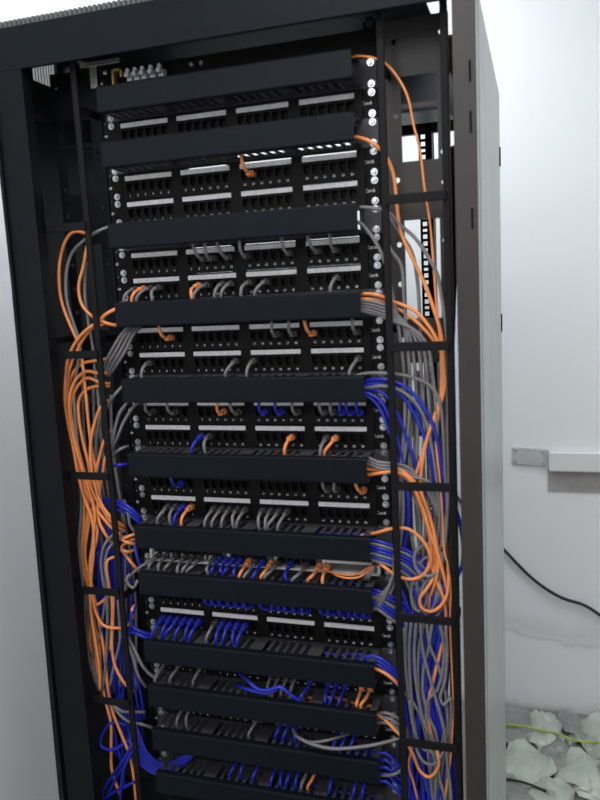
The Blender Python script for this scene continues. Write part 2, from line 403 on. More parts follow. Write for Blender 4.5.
def build_manager(opened):
    t = thing('cable_manager', 'x', 'cable manager', P(0,0,0))
    mb = MB()
    if opened:
        mb.box(-241.3, -4, -1.5, 1, -44.1, -.3); mb.box(214, 241.3, -1.5, 1, -44.1, -.3)
        mb.box(-4, 214, -1.5, 1, -7, -.3); mb.box(-4, 214, -1.5, 1, -44.1, -37)
        for q in (96, 206): mb.box(q, q+8, -1.5, 1, -37, -7)
    else: mb.box(-241.3, 241.3, -1.5, 1, -44.4, -.05)
    mb.build('back_plate', M['duct'], t)
    mb = MB()     # slotted top and bottom walls
    for z0, z1 in ((-4.2,-2.2), (-41.8,-39.8)):
        mb.box(-215, 215, -10, -1, z0, z1); mb.box(-215, 215, -64, -52, z0, z1)
        last = -215
        for n in range(1, 25):
            q = port_x(n)-4.6; mb.box(last, q, -53, -9, z0, z1); last = port_x(n)+4.6
        mb.box(last, 215, -53, -9, z0, z1)
    mb.box(-215, 215, -64, -62, -41.8, -2.2)
    mb.build('slotted_duct', M['duct'], t)
    mb = MB(); mb.profile([(-63.8,-.6),(-66,-1.6),(-67,-3.5),(-67,-40.5),(-66,-42.4),(-63.8,-43.4),(-54,-43.4),(-54,-42.2),(-63.6,-42.2),(-65,-40.5),(-65,-3.5),(-63.6,-1.8),(-54,-1.8),(-54,-.6)], -217, 217)
    mb.build('snap_cover', M['cover'], t)
    ear_screws(t); return t
NUM = ['first','second','third','fourth','fifth','sixth','seventh','eighth','ninth','tenth','eleventh','twelfth','thirteenth','fourteenth','fifteenth','sixteenth','seventeenth','eighteenth','nineteenth','twentieth','twenty-first','twenty-second','twenty-third','twenty-fourth']
ORD = ['topmost','second','third','fourth','fifth','sixth','seventh','eighth','ninth','tenth','eleventh','twelfth','thirteenth','fourteenth','fifteenth','sixteenth','seventeenth']
panels = [1,3,4,6,7,9,10,12,13,15,16,20,21,23,25,27]
pdesc = ['under the top cover','directly below the second cover with an orange cable hooked across it','with no cable plugged into it, above the third cover','with grey cables coming down into it below the third cover','with two orange and several grey plugs, above the fourth cover','with one short orange cable dropping over its first label','above the fifth cover, with four grey plugs','with blue plugs hanging over its right-hand label, below the fifth cover','above the sixth cover, with one blue and two orange plugs','mostly hidden beneath the sixth cover','above the seventh cover, with a row of grey cables','hidden beneath the eighth cover behind a band of blue cables','above the ninth cover, with six blue cables at its left','in shade beneath the ninth cover','in shade beneath the tenth cover','lowest in view, beneath the eleventh cover']
proto = build_panel()
for i, k in enumerate(panels):
    o = proto if i == 0 else copy_tree(proto)
    o.location = P(0, 0, -U*k); tag(o, '%s patch panel, %s' % (ORD[i], pdesc[i]), 'patch panel', 'patch panels in the cabinet')
mans = [0,2,5,8,11,14,17,19,22,24,26,28]
mdesc = ['just under the cabinet top beam','with white light showing through its lower slots','with two grey cables leaving its right end','level with the eye, orange cables leaving its right end','with blue cables leaving its right end','with pale orange cables leaving its right end','just above the white switch','just below the white switch','under the row of blue cables','with small orange ends in its slots','above the pale sagging cable','lowest, cut by the bottom of the picture']
open_one = build_manager(True); proto = build_manager(False); first = {2: open_one, 0: proto}
for i, k in enumerate(mans):
    o = first.get(k) or copy_tree(open_one if k == 5 else proto)
    o.location = P(0, 0, -U*k); tag(o, '%s black slotted cable manager, %s' % (ORD[i], mdesc[i]), 'cable manager', 'horizontal cable managers between the patch panels')
mans_set = set(mans)

# fibre tray at the very top
t = thing('fibre_tray', 'black fibre tray with five white couplers behind the top cover', 'fibre tray', P(0,0,U))
o0 = (0,0,U)
mb = MB(o0); mb.box(-241,241,0,2,1,U-1); mb.box(-215,215,2,220,1,3); mb.build('tray', M['panel'], t)
for i, x in enumerate((-183,-169,-155,-139,-123)):
    mb = MB(o0); mb.box(x-4.5,x+4.5,-14,0,16,28); mb.disc(x,-24,-14,24,4,5,10); mb.disc(x,-19,-14,32,3.5,3.5,8); mb.build('coupler', M['clear'], t, bevel=0)
for x in (-70,-52):
    mb = MB(o0); mb.disc(x,-6,0,30,3.5,4.5,10); mb.build('knob', M['steel'], t)
mb = MB(o0); mb.box(-218,-214,-12,0,14,40); mb.box(-218,-198,-12,0,36,40); mb.box(-202,-198,-12,0,26,40); mb.build('yellow_bracket', M['gold'], t, bevel=.5)

# the white switch
t = thing('network_switch', 'white-rimmed network switch with cables along its front, between the seventh and eighth covers', 'network switch', P(0,0,-18*U))
z = -18*U; o0 = (0,0,z)
mb = MB(o0); mb.box(-219,219,-4,200,z-42,z-3); mb.build('switch_body', M['switchface'], t, bevel=.8)
mb = MB(o0)
for b in ((-221,221,-13,-3,z-8,z-2),(-221,221,-13,-3,z-42.5,z-38),(-221,-216,-13,-3,z-42,z-3),(216,221,-13,-3,z-42,z-3),(118,122,-13,-3,z-40,z-4),(30,33,-13,-3,z-40,z-4),(-62,-58,-13,-3,z-40,z-4),(122,217,-13,-3,z-24,z-19)): mb.box(*b)
mb.build('bezel', M['white'], t, bevel=.6)
for g, (a, b) in enumerate(((-214,-66),(-56,26),(36,115))):
    mb = MB(o0); n = int((b-a)/14)
    for i in range(n):
        x = a+i*14; mb.box(x, x+12, -5.2, -4.2, z-20, z-9); mb.box(x, x+12, -5.2, -4.2, z-34, z-23)
    mb.build('port_row', M['port'], t)
for i in range(10):
    mb = MB(o0); mb.box(-212+i*14, -204+i*14, -12, -5, z-34, z-27); mb.build('plug', M['clear'], t)
for q in (-241, 219): mb = MB(o0); mb.box(q,q+22,-1.5,1,z-44,z-.5); mb.build('ear', M['panel'], t)
for x in (-232.5, 232.5):
    for zz in (-6.35, -38.1): link('screw', SCREW, t, Vector((x/1000, -.0015, zz/1000)))

# ---------------------------------------------------------------- patch cables
PLUG = {}
def plug_mesh(col):
    if col not in PLUG:
        mb = MB(); mb.box(-5.4, 5.4, -10, 4, -4, 4); mb.box(-4, 4, -20, -10, -3.4, 3.4); mb.box(-2.6, 2.6, -9, 2, 4, 6)
        PLUG[col] = mb.mesh('plug', M['boot'] if col == 'grey' else M[col], bevel=.8)
    return PLUG[col]
def cable(col, r, label, pts, group=None, name='patch_cable', plug=None, cat='cable'):
    p0 = Vector(pts[0]); mb = MB(p0); mb.tube(spline(pts), r)
    o = mb.build(name, M[col], None, smooth=True, loc=P(*p0)); tag(o, label, cat, group)
    if plug is not None:
        q = Vector(plug)-p0; link('plug', plug_mesh(col), o, q/1000)
    return o
PORTS = [(3,14,'orange',1),(6,9,'grey',1),(6,10,'grey',1),(6,12,'grey',1),(6,13,'grey',1),(6,18,'grey',1),(6,20,'grey',1),(6,22,'grey',1),(7,1,'grey',-1),(7,2,'orange',-1),(7,3,'grey',-1),(7,4,'grey',-1),(7,8,'orange',-1),(7,9,'grey',-1),(7,11,'grey',-1),(7,12,'grey',-1),(7,13,'grey',-1),(7,15,'grey',-1),(7,22,'grey',-1),(9,5,'orange',1),(9,16,'grey',1),(9,18,'grey',1),(9,19,'orange',1),(9,24,'grey',1),(10,2,'grey',-1),(10,12,'grey',-1),(10,13,'grey',-1),(10,24,'grey',-1),(12,2,'grey',1),(12,5,'grey',1),(12,10,'orange',1),(12,12,'grey',1),(12,14,'blue',1),(12,16,'blue',1),(12,18,'grey',1),(12,20,'grey',1),(12,21,'grey',1),(12,22,'blue',1),(12,23,'blue',1),(12,24,'blue',1),(13,7,'blue',-1),(13,8,'grey',-1),(13,17,'orange',-1),(13,20,'grey',-1),(13,21,'orange',-1),(15,5,'blue',1),(15,20,'grey',1),(15,21,'grey',1),(15,24,'orange',1),(16,3,'grey',-1),(16,4,'grey',-1),(16,5,'blue',-1),(16,6,'orange',-1),(16,8,'grey',-1),(16,9,'grey',-1),(16,10,'grey',-1),(16,11,'grey',-1),(16,12,'grey',-1),(16,13,'grey',-1),(16,14,'grey',-1),(16,15,'grey',-1),(16,16,'grey',-1),(20,7,'blue',1),(20,8,'blue',1),(20,9,'blue',1),(20,10,'blue',1),(20,11,'blue',1),(20,12,'blue',1),(20,13,'blue',1),(20,14,'blue',1),(20,15,'blue',1),(20,16,'blue',1),(20,17,'blue',1),(20,18,'blue',1),(20,19,'blue',1),(20,20,'blue',1),(20,21,'blue',1),(20,22,'blue',1),(20,23,'blue',1),(20,24,'blue',1),(21,1,'blue',-1),(21,2,'blue',-1),(21,3,'blue',-1),(21,4,'blue',-1),(21,5,'blue',-1),(21,6,'blue',-1),(21,7,'grey',-1),(21,8,'blue',-1),(21,9,'blue',-1),(21,10,'blue',-1),(21,11,'blue',-1),(23,1,'grey',-1),(23,3,'grey',-1),(23,6,'grey',-1),(23,13,'grey',-1),(23,14,'grey',-1),(23,15,'grey',-1),(23,16,'grey',-1),(23,18,'blue',-1),(23,19,'blue',-1),(23,20,'blue',-1),(23,21,'blue',-1),(23,23,'orange',-1),(23,24,'orange',-1),(25,3,'grey',-1),(25,4,'grey',-1),(25,12,'grey',-1),(25,14,'blue',-1),(25,15,'blue',-1),(25,16,'blue',-1),(25,20,'blue',-1),(25,21,'blue',-1),(25,22,'blue',-1),(27,9,'blue',-1),(27,10,'blue',-1),(27,12,'blue',-1),(27,13,'blue',-1),(27,14,'blue',-1),(27,15,'blue',-1),(27,16,'blue',-1),(27,17,'grey',-1),(27,18,'orange',-1),(27,19,'blue',-1),(27,22,'blue',-1),(27,23,'blue',-1)]
names = {k: ORD[i] for i, k in enumerate(panels)}
for k, n, col, d in PORTS:
    x = port_x(n); z = -U*k-24; R = random.uniform
    if d < 0:     # down into the manager beneath
        zt = -U*(k+1); lean = R(-7, 3) + (-5 if n % 3 == 0 else 0)
        xe = x + lean; y2 = -46+R(-5,5)
        pts = [(x,-16,z),(x,-28,z-1),(x+lean*.3,y2+4,z-6),(xe,y2,zt+4),(xe,y2+6,zt-12),(xe+8,-30,zt-26),(xe+30,-26+R(-3,3),zt-30)]
    else:
        zt = -U*k; lean = R(-9, 5)
        xe = x + lean
        pts = [(x,-16,z),(x,-28,z+1),(x+lean*.4,-42,z+9),(xe,-42,zt+2),(xe,-36,zt+14),(xe+10,-28,zt+22),(xe+30,-26,zt+24)]
    if k == 23 and d < 0 and n > 16: pts[3] = (xe, -52, zt+6)
    cable(col, 2.8, '%s patch cable in the %s port from the left of the %s patch panel' % (col, NUM[n-1], names[k]), pts, 'patch cables in the %s patch panel' % names[k], plug=(x,-8,z))
z0 = -18*U
for i, (x, col) in enumerate([(-200,'grey'),(-184,'grey'),(-163,'grey'),(-144,'grey'),(-128,'grey'),(-114,'grey'),(-87,'grey'),(-75,'blue'),(-61,'blue'),(-48,'blue'),(-34,'blue'),(-18,'orange'),(-5,'grey'),(8,'blue'),(25,'orange'),(36,'grey'),(61,'blue'),(89,'grey'),(114,'orange'),(129,'orange')]):
    zt = -19*U; l = random.uniform(-14, 4); R = random.uniform
    pts = [(x,-20,z0-30),(x,-32,z0-31),(x+l*.4,-50+R(-4,4),z0-36),(x+l,-52+R(-4,4),zt+2),(x+l,-44,zt-14),(x+l+15,-32,zt-26)]
    cable(col, 2.8, '%s patch cable, %s from the left of those in the white switch' % (col, NUM[i]), pts, 'patch cables in the white switch', plug=(x,-12,z0-30))
CABLES = [
('orange',1.8,'thin orange fibre cord leaving the top cover and running down the full right cable run',None,[[95,-28,-22],[165,-30,-17],[212,-40,-6],[245,-50,-14],[265,-48,-25],[283,-40,-48],[295,-38,-75],[302,-36,-114],[310,-34,-151],[316,-34,-210],[323,-34,-262],[327,-34,-331],[330,-34,-392],[334,-34,-446],[334,-34,-502],[330,-34,-550],[324,-34,-598],[329,-36,-663],[332,-36,-730],[333,-38,-776],[339,-40,-804],[343,-40,-846],[341,-40,-889],[341,-40,-933],[342,-40,-986],[343,-40,-1039],[339,-40,-1122],[335,-40,-1159],[328,-40,-1207],[325,-40,-1230]]),
('orange',2.9,'orange cable leaving the second cover from the top on its right end',None,[[95,-28,-110],[165,-30,-114],[216,-35,-123],[238,-40,-133],[257,-35,-153],[268,-35,-179],[272,-35,-214],[274,-35,-244],[279,-35,-274],[294,-35,-310],[313,-35,-353],[326,-35,-392],[336,-35,-431],[339,-35,-470],[337,-35,-509],[325,-35,-552],[312,-35,-590],[303,-35,-628],[298,-35,-668],[302,-35,-706],[312,-35,-748],[318,-35,-790],[316,-35,-824],[303,-42,-848],[293,-44,-862],[294,-44,-878],[309,-44,-885],[325,-44,-875],[337,-42,-854],[340,-40,-829],[336,-25,-810]]),
('orange',2.9,'upper orange cable arching out of the fourth cover into the right cable run',None,[[95,-28,-377],[165,-30,-372],[211,-35,-362],[240,-42,-365],[265,-35,-377],[296,-35,-392],[316,-35,-415],[329,-35,-438],[338,-35,-470],[340,-35,-510],[332,-35,-541],[315,-35,-582],[299,-35,-631],[287,-35,-673],[296,-35,-706],[306,-35,-740],[312,-35,-778],[314,-35,-816],[322,-35,-841],[331,-35,-866],[333,-35,-919],[326,-35,-946],[317,-35,-982],[308,-35,-1020],[300,-35,-1057],[301,-35,-1094],[307,-35,-1120],[316,-42,-1142],[317,-44,-1159],[308,-44,-1178],[298,-44,-1185],[285,-44,-1176],[274,-46,-1146],[261,-48,-1119],[244,-46,-1104],[222,-40,-1088],[205,-30,-1086]]),
('orange',2.9,'lower orange cable arching out of the fourth cover beside the grey ones',None,[[95,-28,-377],[165,-30,-375],[211,-35,-370],[238,-36,-373],[266,-30,-386],[290,-30,-403],[315,-30,-428],[333,-30,-455],[343,-28,-490],[344,-28,-534],[341,-26,-583],[338,-24,-649],[336,-24,-699],[334,-15,-800]]),
('orange',2.9,'orange cable leaving the sixth cover and dropping inside the right run',None,[[95,-28,-644],[165,-30,-643],[209,-35,-640],[230,-42,-639],[254,-40,-642],[276,-42,-653],[294,-42,-674],[308,-42,-709],[318,-42,-748],[324,-42,-792],[319,-38,-832],[307,-30,-867],[302,-22,-896]]),
('orange',2.9,'orange cable leaving the sixth cover just beneath a grey one',None,[[95,-28,-644],[165,-30,-645],[208,-35,-648],[232,-38,-649],[260,-36,-653],[283,-38,-669],[296,-38,-697],[307,-38,-733],[312,-38,-772],[310,-38,-801],[300,-40,-822],[282,-42,-831],[260,-42,-829],[241,-42,-818],[219,-34,-804],[208,-26,-793]]),
('orange',2.9,'pale orange cable lowest of those leaving the sixth cover',None,[[95,-28,-644],[165,-30,-648],[208,-35,-658],[234,-48,-651],[260,-46,-649],[279,-44,-659],[291,-44,-682],[304,-46,-714],[311,-44,-745],[323,-44,-781],[331,-42,-815],[336,-34,-849],[338,-26,-880]]),
('orange',2.9,'orange cable arching over the blue ones at the seventh cover',None,[[95,-28,-777],[165,-30,-772],[212,-35,-760],[234,-46,-750],[254,-46,-744],[277,-46,-744],[294,-46,-755],[307,-46,-773],[313,-44,-795],[306,-34,-820]]),
('orange',2.9,'short orange cable crossing the blue ones beneath the eighth panel row on the right',None,[[95,-28,-999],[165,-30,-998],[211,-46,-994],[236,-50,-1002],[255,-46,-1022],[263,-20,-1061]]),
('orange',2,'thin orange cord hanging behind the lowest right straps near the front bar',None,[[273,-30,-1084],[276,-36,-1115],[269,-40,-1145],[265,-40,-1176],[271,-36,-1204],[277,-30,-1242]]),
('grey',2.9,'grey cable, topmost of the five fanning out of the fourth cover on the right',None,[[95,-28,-377],[165,-30,-376],[211,-35,-373],[239,-40,-377],[261,-38,-388],[275,-34,-409],[281,-30,-446],[284,-28,-510],[283,-26,-584],[279,-26,-659],[293,-24,-735],[288,-22,-805],[276,-22,-877],[280,-12,-950]]),
('grey',2.9,'grey cable, second of the five fanning out of the fourth cover on the right',None,[[95,-28,-377],[165,-30,-377],[210,-35,-377],[238,-38,-382],[260,-38,-392],[280,-34,-412],[289,-31,-446],[294,-30,-510],[294,-28,-583],[291,-26,-658],[302,-24,-735],[296,-22,-805],[286,-22,-876],[289,-12,-950]]),
('grey',2.9,'grey cable, third of the five fanning out of the fourth cover on the right',None,[[95,-28,-377],[165,-30,-378],[210,-35,-381],[238,-36,-387],[260,-38,-397],[284,-34,-415],[298,-32,-446],[304,-32,-510],[305,-30,-583],[302,-26,-658],[310,-24,-734],[304,-22,-804],[296,-22,-875],[298,-12,-950]]),
('grey',2.9,'grey cable, fourth of the five fanning out of the fourth cover on the right',None,[[95,-28,-377],[165,-30,-379],[210,-35,-385],[237,-34,-392],[260,-38,-402],[289,-34,-419],[306,-33,-446],[313,-34,-509],[315,-32,-582],[314,-26,-658],[318,-24,-734],[313,-22,-804],[306,-22,-874],[307,-12,-950]]),
('grey',2.9,'grey cable, lowest of the five fanning out of the fourth cover on the right',None,[[95,-28,-377],[165,-30,-381],[210,-35,-389],[237,-32,-396],[260,-38,-406],[294,-34,-422],[313,-34,-446],[323,-36,-509],[326,-34,-582],[325,-26,-658],[326,-24,-734],[321,-22,-803],[316,-22,-873],[316,-12,-950]]),
('grey',2.9,'upper grey cable leaving the third cover and bowing across the white side slot',None,[[95,-28,-244],[165,-30,-239],[211,-35,-228],[235,-40,-231],[259,-38,-238],[277,-35,-259],[299,-35,-280],[317,-35,-307],[332,-35,-338],[338,-35,-372],[344,-35,-423],[345,-35,-486],[343,-35,-598],[343,-35,-663],[339,-35,-730],[331,-35,-798],[321,-30,-852],[320,-20,-960]]),
('grey',2.9,'lower grey cable leaving the third cover close beside the ear screws',None,[[95,-28,-244],[165,-30,-245],[211,-35,-250],[226,-35,-265],[244,-35,-295],[254,-35,-327],[262,-35,-366],[270,-35,-421],[276,-35,-485],[275,-35,-566],[268,-35,-632],[263,-35,-699],[258,-35,-768],[264,-25,-832],[290,-20,-900]]),
('grey',2.9,'grey cable dropping straight behind the orange one past the tall side slot',None,[[253,-20,-236],[271,-22,-266],[292,-24,-301],[299,-24,-341],[302,-24,-407],[302,-24,-470],[300,-24,-535],[292,-24,-601],[279,-24,-651],[268,-22,-703],[279,-22,-771],[300,-20,-900]]),
('grey',2.9,'grey cable curving out above the fourth cover beside the left row of round holes',None,[[248,-15,-267],[262,-30,-298],[276,-32,-320],[279,-32,-374],[282,-32,-437],[285,-34,-501],[280,-34,-582],[270,-36,-648],[267,-34,-733],[254,-32,-812],[245,-36,-855],[231,-36,-874],[208,-28,-885]]),
('grey',2.9,'grey cable arching out above the blue ones at the fifth cover',None,[[95,-28,-510],[165,-30,-504],[211,-35,-490],[240,-46,-488],[266,-44,-490],[294,-42,-497],[317,-38,-510],[331,-38,-533],[336,-36,-581],[337,-34,-647],[339,-34,-713],[328,-34,-773],[312,-30,-818],[310,-20,-930]]),
('grey',2.9,'grey cable woven between the blue ones at the fifth cover',None,[[95,-28,-510],[165,-30,-511],[210,-35,-513],[247,-46,-509],[270,-44,-516],[293,-40,-536],[308,-36,-565],[316,-32,-607],[322,-30,-656],[327,-30,-715],[319,-28,-784],[312,-18,-900]]),
('blue',3.1,'blue cable, outermost of the six arching out of the fifth cover on the right',None,[[95,-28,-510],[165,-30,-508],[210,-35,-502],[245,-44,-498],[274,-42,-508],[298,-40,-531],[316,-38,-562],[326,-36,-598],[332,-34,-639],[334,-28,-698],[292,-14,-960],[300,-12,-1100],[290,-12,-1300]]),
('blue',3.1,'blue cable, second of the six arching out of the fifth cover on the right',None,[[95,-28,-510],[165,-30,-510],[210,-35,-508],[244,-40,-508],[269,-38,-523],[289,-36,-552],[305,-34,-592],[315,-32,-635],[317,-24,-692],[300,-14,-960],[305,-12,-1100],[299,-12,-1300]]),
('blue',3.1,'blue cable, third of the six arching out of the fifth cover on the right',None,[[95,-28,-510],[165,-30,-512],[210,-35,-515],[240,-40,-519],[263,-38,-552],[278,-36,-598],[291,-34,-640],[302,-28,-683],[306,-20,-727],[308,-14,-960],[310,-12,-1100],[308,-12,-1300]]),
('blue',3.1,'blue cable, fourth of the six arching out of the fifth cover on the right',None,[[95,-28,-510],[165,-30,-513],[210,-35,-520],[236,-36,-533],[254,-36,-572],[268,-36,-618],[276,-36,-668],[278,-38,-711],[275,-34,-750],[266,-26,-791],[316,-14,-960],[315,-12,-1100],[317,-12,-1300]]),
('blue',3.1,'blue cable, innermost of the six arching out of the fifth cover on the right',None,[[95,-28,-510],[165,-30,-514],[210,-35,-523],[232,-32,-543],[248,-32,-583],[260,-30,-630],[268,-30,-680],[270,-30,-726],[266,-24,-771],[324,-14,-960],[320,-12,-1100],[326,-12,-1300]]),
('blue',3.1,'blue cable, rear of the six arching out of the fifth cover on the right',None,[[95,-28,-510],[165,-30,-509],[210,-35,-505],[250,-36,-505],[275,-34,-520],[294,-30,-549],[312,-26,-587],[322,-24,-636],[326,-18,-702],[332,-14,-960],[325,-12,-1100],[335,-12,-1300]]),
('grey',2.9,'grey cable, upper of three leaving the sixth cover above the orange ones',None,[[95,-28,-644],[165,-30,-639],[207,-35,-628],[232,-44,-634],[258,-40,-637],[280,-38,-644],[300,-34,-670],[318,-30,-707],[328,-28,-749],[322,-26,-802],[307,-24,-856],[290,-16,-960]]),
('grey',2.9,'grey cable, middle of three leaving the sixth cover above the orange ones',None,[[95,-28,-644],[165,-30,-640],[207,-35,-633],[232,-44,-639],[258,-40,-642],[280,-38,-651],[306,-34,-669],[322,-30,-707],[331,-28,-749],[326,-26,-801],[315,-24,-855],[300,-16,-960]]),
('grey',2.9,'grey cable, lower of three leaving the sixth cover above the orange ones',None,[[95,-28,-644],[165,-30,-642],[207,-35,-638],[232,-44,-644],[258,-40,-647],[280,-38,-657],[313,-34,-669],[327,-30,-706],[334,-28,-749],[331,-26,-801],[323,-24,-854],[310,-16,-960]]),
('blue',3.1,'blue cable bulging outside the right run beside the black cabinet post',None,[[338,-30,-648],[346,-24,-691],[356,-16,-735],[361,-12,-778],[359,-14,-812],[349,-20,-837],[336,-20,-872]]),
('blue',2.9,'blue cable, first from the top of the fan leaving the seventh cover',None,[[95,-28,-777],[165,-30,-775],[212,-35,-770],[230,-40,-771],[248,-36,-777],[268,-32,-784],[287,-28,-796],[304,-24,-817],[316,-20,-857],[285,-14,-980]]),
('grey',2.9,'grey cable, second from the top of the fan leaving the seventh cover',None,[[95,-28,-777],[165,-30,-777],[212,-35,-776],[230,-40,-777],[247,-36,-783],[268,-32,-791],[287,-28,-805],[304,-24,-826],[316,-20,-864],[293,-14,-980]]),
('blue',2.9,'blue cable, third from the top of the fan leaving the seventh cover',None,[[95,-28,-777],[165,-30,-778],[212,-35,-782],[230,-40,-783],[247,-36,-789],[268,-32,-798],[287,-28,-814],[304,-24,-835],[316,-20,-871],[301,-14,-980]]),
('blue',2.9,'blue cable, fourth from the top of the fan leaving the seventh cover',None,[[95,-28,-777],[165,-30,-780],[212,-35,-787],[230,-40,-789],[247,-36,-795],[268,-32,-805],[287,-28,-822],[304,-24,-844],[316,-20,-878],[309,-14,-980]]),
('grey',2.9,'grey cable, fifth from the top of the fan leaving the seventh cover',None,[[95,-28,-777],[165,-30,-782],[211,-35,-793],[229,-40,-795],[247,-36,-801],[268,-32,-812],[286,-28,-831],[304,-24,-852],[316,-20,-885],[317,-14,-980]]),
('blue',2.9,'blue cable, sixth from the top of the fan leaving the seventh cover',None,[[95,-28,-777],[165,-30,-783],[211,-35,-798],[229,-40,-801],[247,-36,-807],[267,-32,-818],[286,-28,-840],[303,-24,-861],[315,-20,-892],[325,-14,-980]]),
('grey',2.9,'grey cable, seventh from the top of the fan leaving the seventh cover',None,[[95,-28,-777],[165,-30,-785],[211,-35,-804],[229,-40,-806],[246,-36,-813],[267,-32,-826],[286,-28,-848],[303,-24,-870],[315,-20,-899],[333,-14,-980]]),
('grey',2.9,'grey cable, outermost of four curling from behind the front bar into the eighth cover',None,[[260,-30,-735],[257,-40,-780],[251,-42,-821],[240,-42,-848],[225,-40,-864],[208,-34,-874],[170,-32,-866]]),
('grey',2.9,'grey cable, second of four curling from behind the front bar into the eighth cover',None,[[256,-30,-749],[255,-40,-790],[249,-42,-826],[238,-42,-854],[225,-40,-870],[208,-34,-881],[170,-32,-866]]),
('grey',2.9,'grey cable, third of four curling from behind the front bar into the eighth cover',None,[[252,-30,-763],[253,-40,-801],[247,-42,-832],[236,-42,-859],[225,-40,-875],[208,-34,-888],[170,-32,-866]]),
('grey',2.9,'grey cable, innermost of four curling from behind the front bar into the eighth cover',None,[[248,-30,-777],[251,-40,-811],[245,-42,-837],[234,-42,-864],[225,-40,-880],[207,-34,-895],[170,-32,-866]]),
('blue',2.9,'blue cable, first from the top of the fan leaving the eighth cover',None,[[95,-28,-866],[165,-30,-863],[211,-35,-857],[227,-40,-859],[243,-36,-866],[261,-32,-877],[276,-26,-900],[284,-20,-949],[275,-12,-1060]]),
('blue',2.9,'blue cable, second from the top of the fan leaving the eighth cover',None,[[95,-28,-866],[165,-30,-865],[210,-35,-863],[227,-40,-866],[243,-36,-874],[260,-32,-886],[276,-26,-909],[289,-20,-948],[284,-12,-1060]]),
('grey',2.9,'grey cable, third from the top of the fan leaving the eighth cover',None,[[95,-28,-866],[165,-30,-867],[210,-35,-869],[227,-40,-872],[242,-36,-883],[260,-32,-895],[275,-26,-918],[294,-20,-948],[293,-12,-1060]]),
('blue',2.9,'blue cable, fourth from the top of the fan leaving the eighth cover',None,[[95,-28,-866],[165,-30,-869],[210,-35,-875],[226,-40,-879],[242,-36,-891],[260,-32,-904],[275,-26,-927],[299,-20,-947],[302,-12,-1060]]),
('blue',2.9,'blue cable, fifth from the top of the fan leaving the eighth cover',None,[[95,-28,-866],[165,-30,-870],[210,-35,-881],[226,-40,-886],[242,-36,-899],[260,-32,-913],[275,-26,-936],[304,-20,-947],[311,-12,-1060]]),
('grey',2.9,'grey cable, sixth from the top of the fan leaving the eighth cover',None,[[95,-28,-866],[165,-30,-872],[210,-35,-887],[226,-40,-893],[242,-36,-907],[259,-32,-922],[275,-26,-945],[309,-20,-946],[320,-12,-1060]]),
('grey',2.9,'grey cable looped above the fourth right strap, widest of the lower coils',None,[[306,-24,-822],[313,-25,-836],[315,-26,-854],[312,-27,-873],[305,-28,-888],[295,-28,-894],[285,-28,-889],[278,-27,-876],[275,-26,-857],[278,-25,-838],[286,-24,-824],[296,-24,-818],[306,-24,-822],[285,-14,-960]]),
('grey',2.9,'grey cable looped above the fourth right strap, tallest coil',None,[[312,-27,-803],[318,-28,-820],[319,-29,-844],[317,-30,-868],[310,-31,-886],[302,-31,-894],[294,-31,-888],[288,-30,-870],[286,-29,-846],[289,-28,-822],[295,-27,-804],[304,-27,-797],[312,-27,-803],[294,-14,-960]]),
('grey',2.9,'grey cable looped above the fourth right strap, smallest inner coil',None,[[297,-30,-835],[301,-31,-845],[303,-32,-860],[301,-33,-874],[296,-34,-885],[289,-34,-890],[282,-34,-886],[278,-33,-876],[276,-32,-862],[278,-31,-847],[283,-30,-836],[290,-30,-832],[297,-30,-835],[303,-14,-960]]),
('grey',2.9,'grey cable looped above the fourth right strap, coil nearest the outer bar',None,[[321,-33,-834],[327,-34,-846],[329,-35,-863],[327,-36,-880],[320,-37,-893],[311,-37,-899],[302,-37,-895],[295,-36,-883],[293,-35,-866],[296,-34,-849],[303,-33,-836],[312,-33,-831],[321,-33,-834],[312,-14,-960]]),
('grey',2.9,'grey cable looped above the fourth right strap, coil highest up',None,[[318,-36,-774],[327,-37,-784],[330,-38,-796],[326,-39,-810],[318,-40,-820],[306,-40,-825],[295,-40,-822],[287,-39,-813],[284,-38,-800],[287,-37,-786],[296,-36,-776],[307,-36,-771],[318,-36,-774],[321,-14,-960]]),
('grey',2.9,'grey cable below the fourth right strap, innermost beside the front bar',None,[[267,-34,-911],[264,-34,-962],[266,-34,-1034],[275,-34,-1092],[284,-34,-1134],[301,-34,-1144],[320,-34,-1128],[329,-34,-1096],[300,-22,-1330]]),
('grey',2.9,'grey cable below the fourth right strap, forming the lowest grey loop over the blue mass',None,[[276,-37,-909],[271,-37,-960],[272,-37,-1032],[274,-37,-1096],[278,-37,-1138],[292,-44,-1158],[309,-44,-1159],[322,-42,-1141],[331,-36,-1107],[329,-24,-1060],[307,-22,-1330]]),
('grey',2.9,'grey cable below the fourth right strap, third from the front bar',None,[[285,-40,-903],[280,-40,-966],[283,-40,-1029],[293,-40,-1086],[309,-40,-1126],[318,-40,-1190],[327,-40,-1236],[314,-22,-1330]]),
('grey',2.9,'grey cable below the fourth right strap, swinging out to the outer bar',None,[[292,-43,-901],[295,-43,-954],[303,-43,-992],[315,-43,-1041],[327,-43,-1094],[331,-43,-1149],[336,-43,-1222],[321,-22,-1330]]),
('grey',2.9,'grey cable below the fourth right strap, short one in the middle',None,[[297,-34,-908],[287,-34,-959],[284,-34,-1014],[289,-34,-1072],[299,-34,-1108],[328,-22,-1330]]),
('grey',2.9,'grey cable below the fourth right strap, crossing back towards the middle',None,[[311,-37,-906],[303,-37,-956],[295,-37,-989],[292,-37,-1029],[300,-37,-1074],[314,-37,-1114],[300,-22,-1330]]),
('grey',2.9,'grey cable below the fourth right strap, curving along the outer bar',None,[[324,-40,-903],[330,-40,-952],[325,-40,-997],[315,-40,-1028],[301,-40,-1045],[307,-22,-1330]]),
('grey',2.9,'grey cable below the fourth right strap, hooked near the outer bar',None,[[334,-43,-906],[335,-43,-958],[330,-43,-1007],[322,-43,-1037],[328,-43,-1049],[338,-43,-1035],[314,-22,-1330]]),
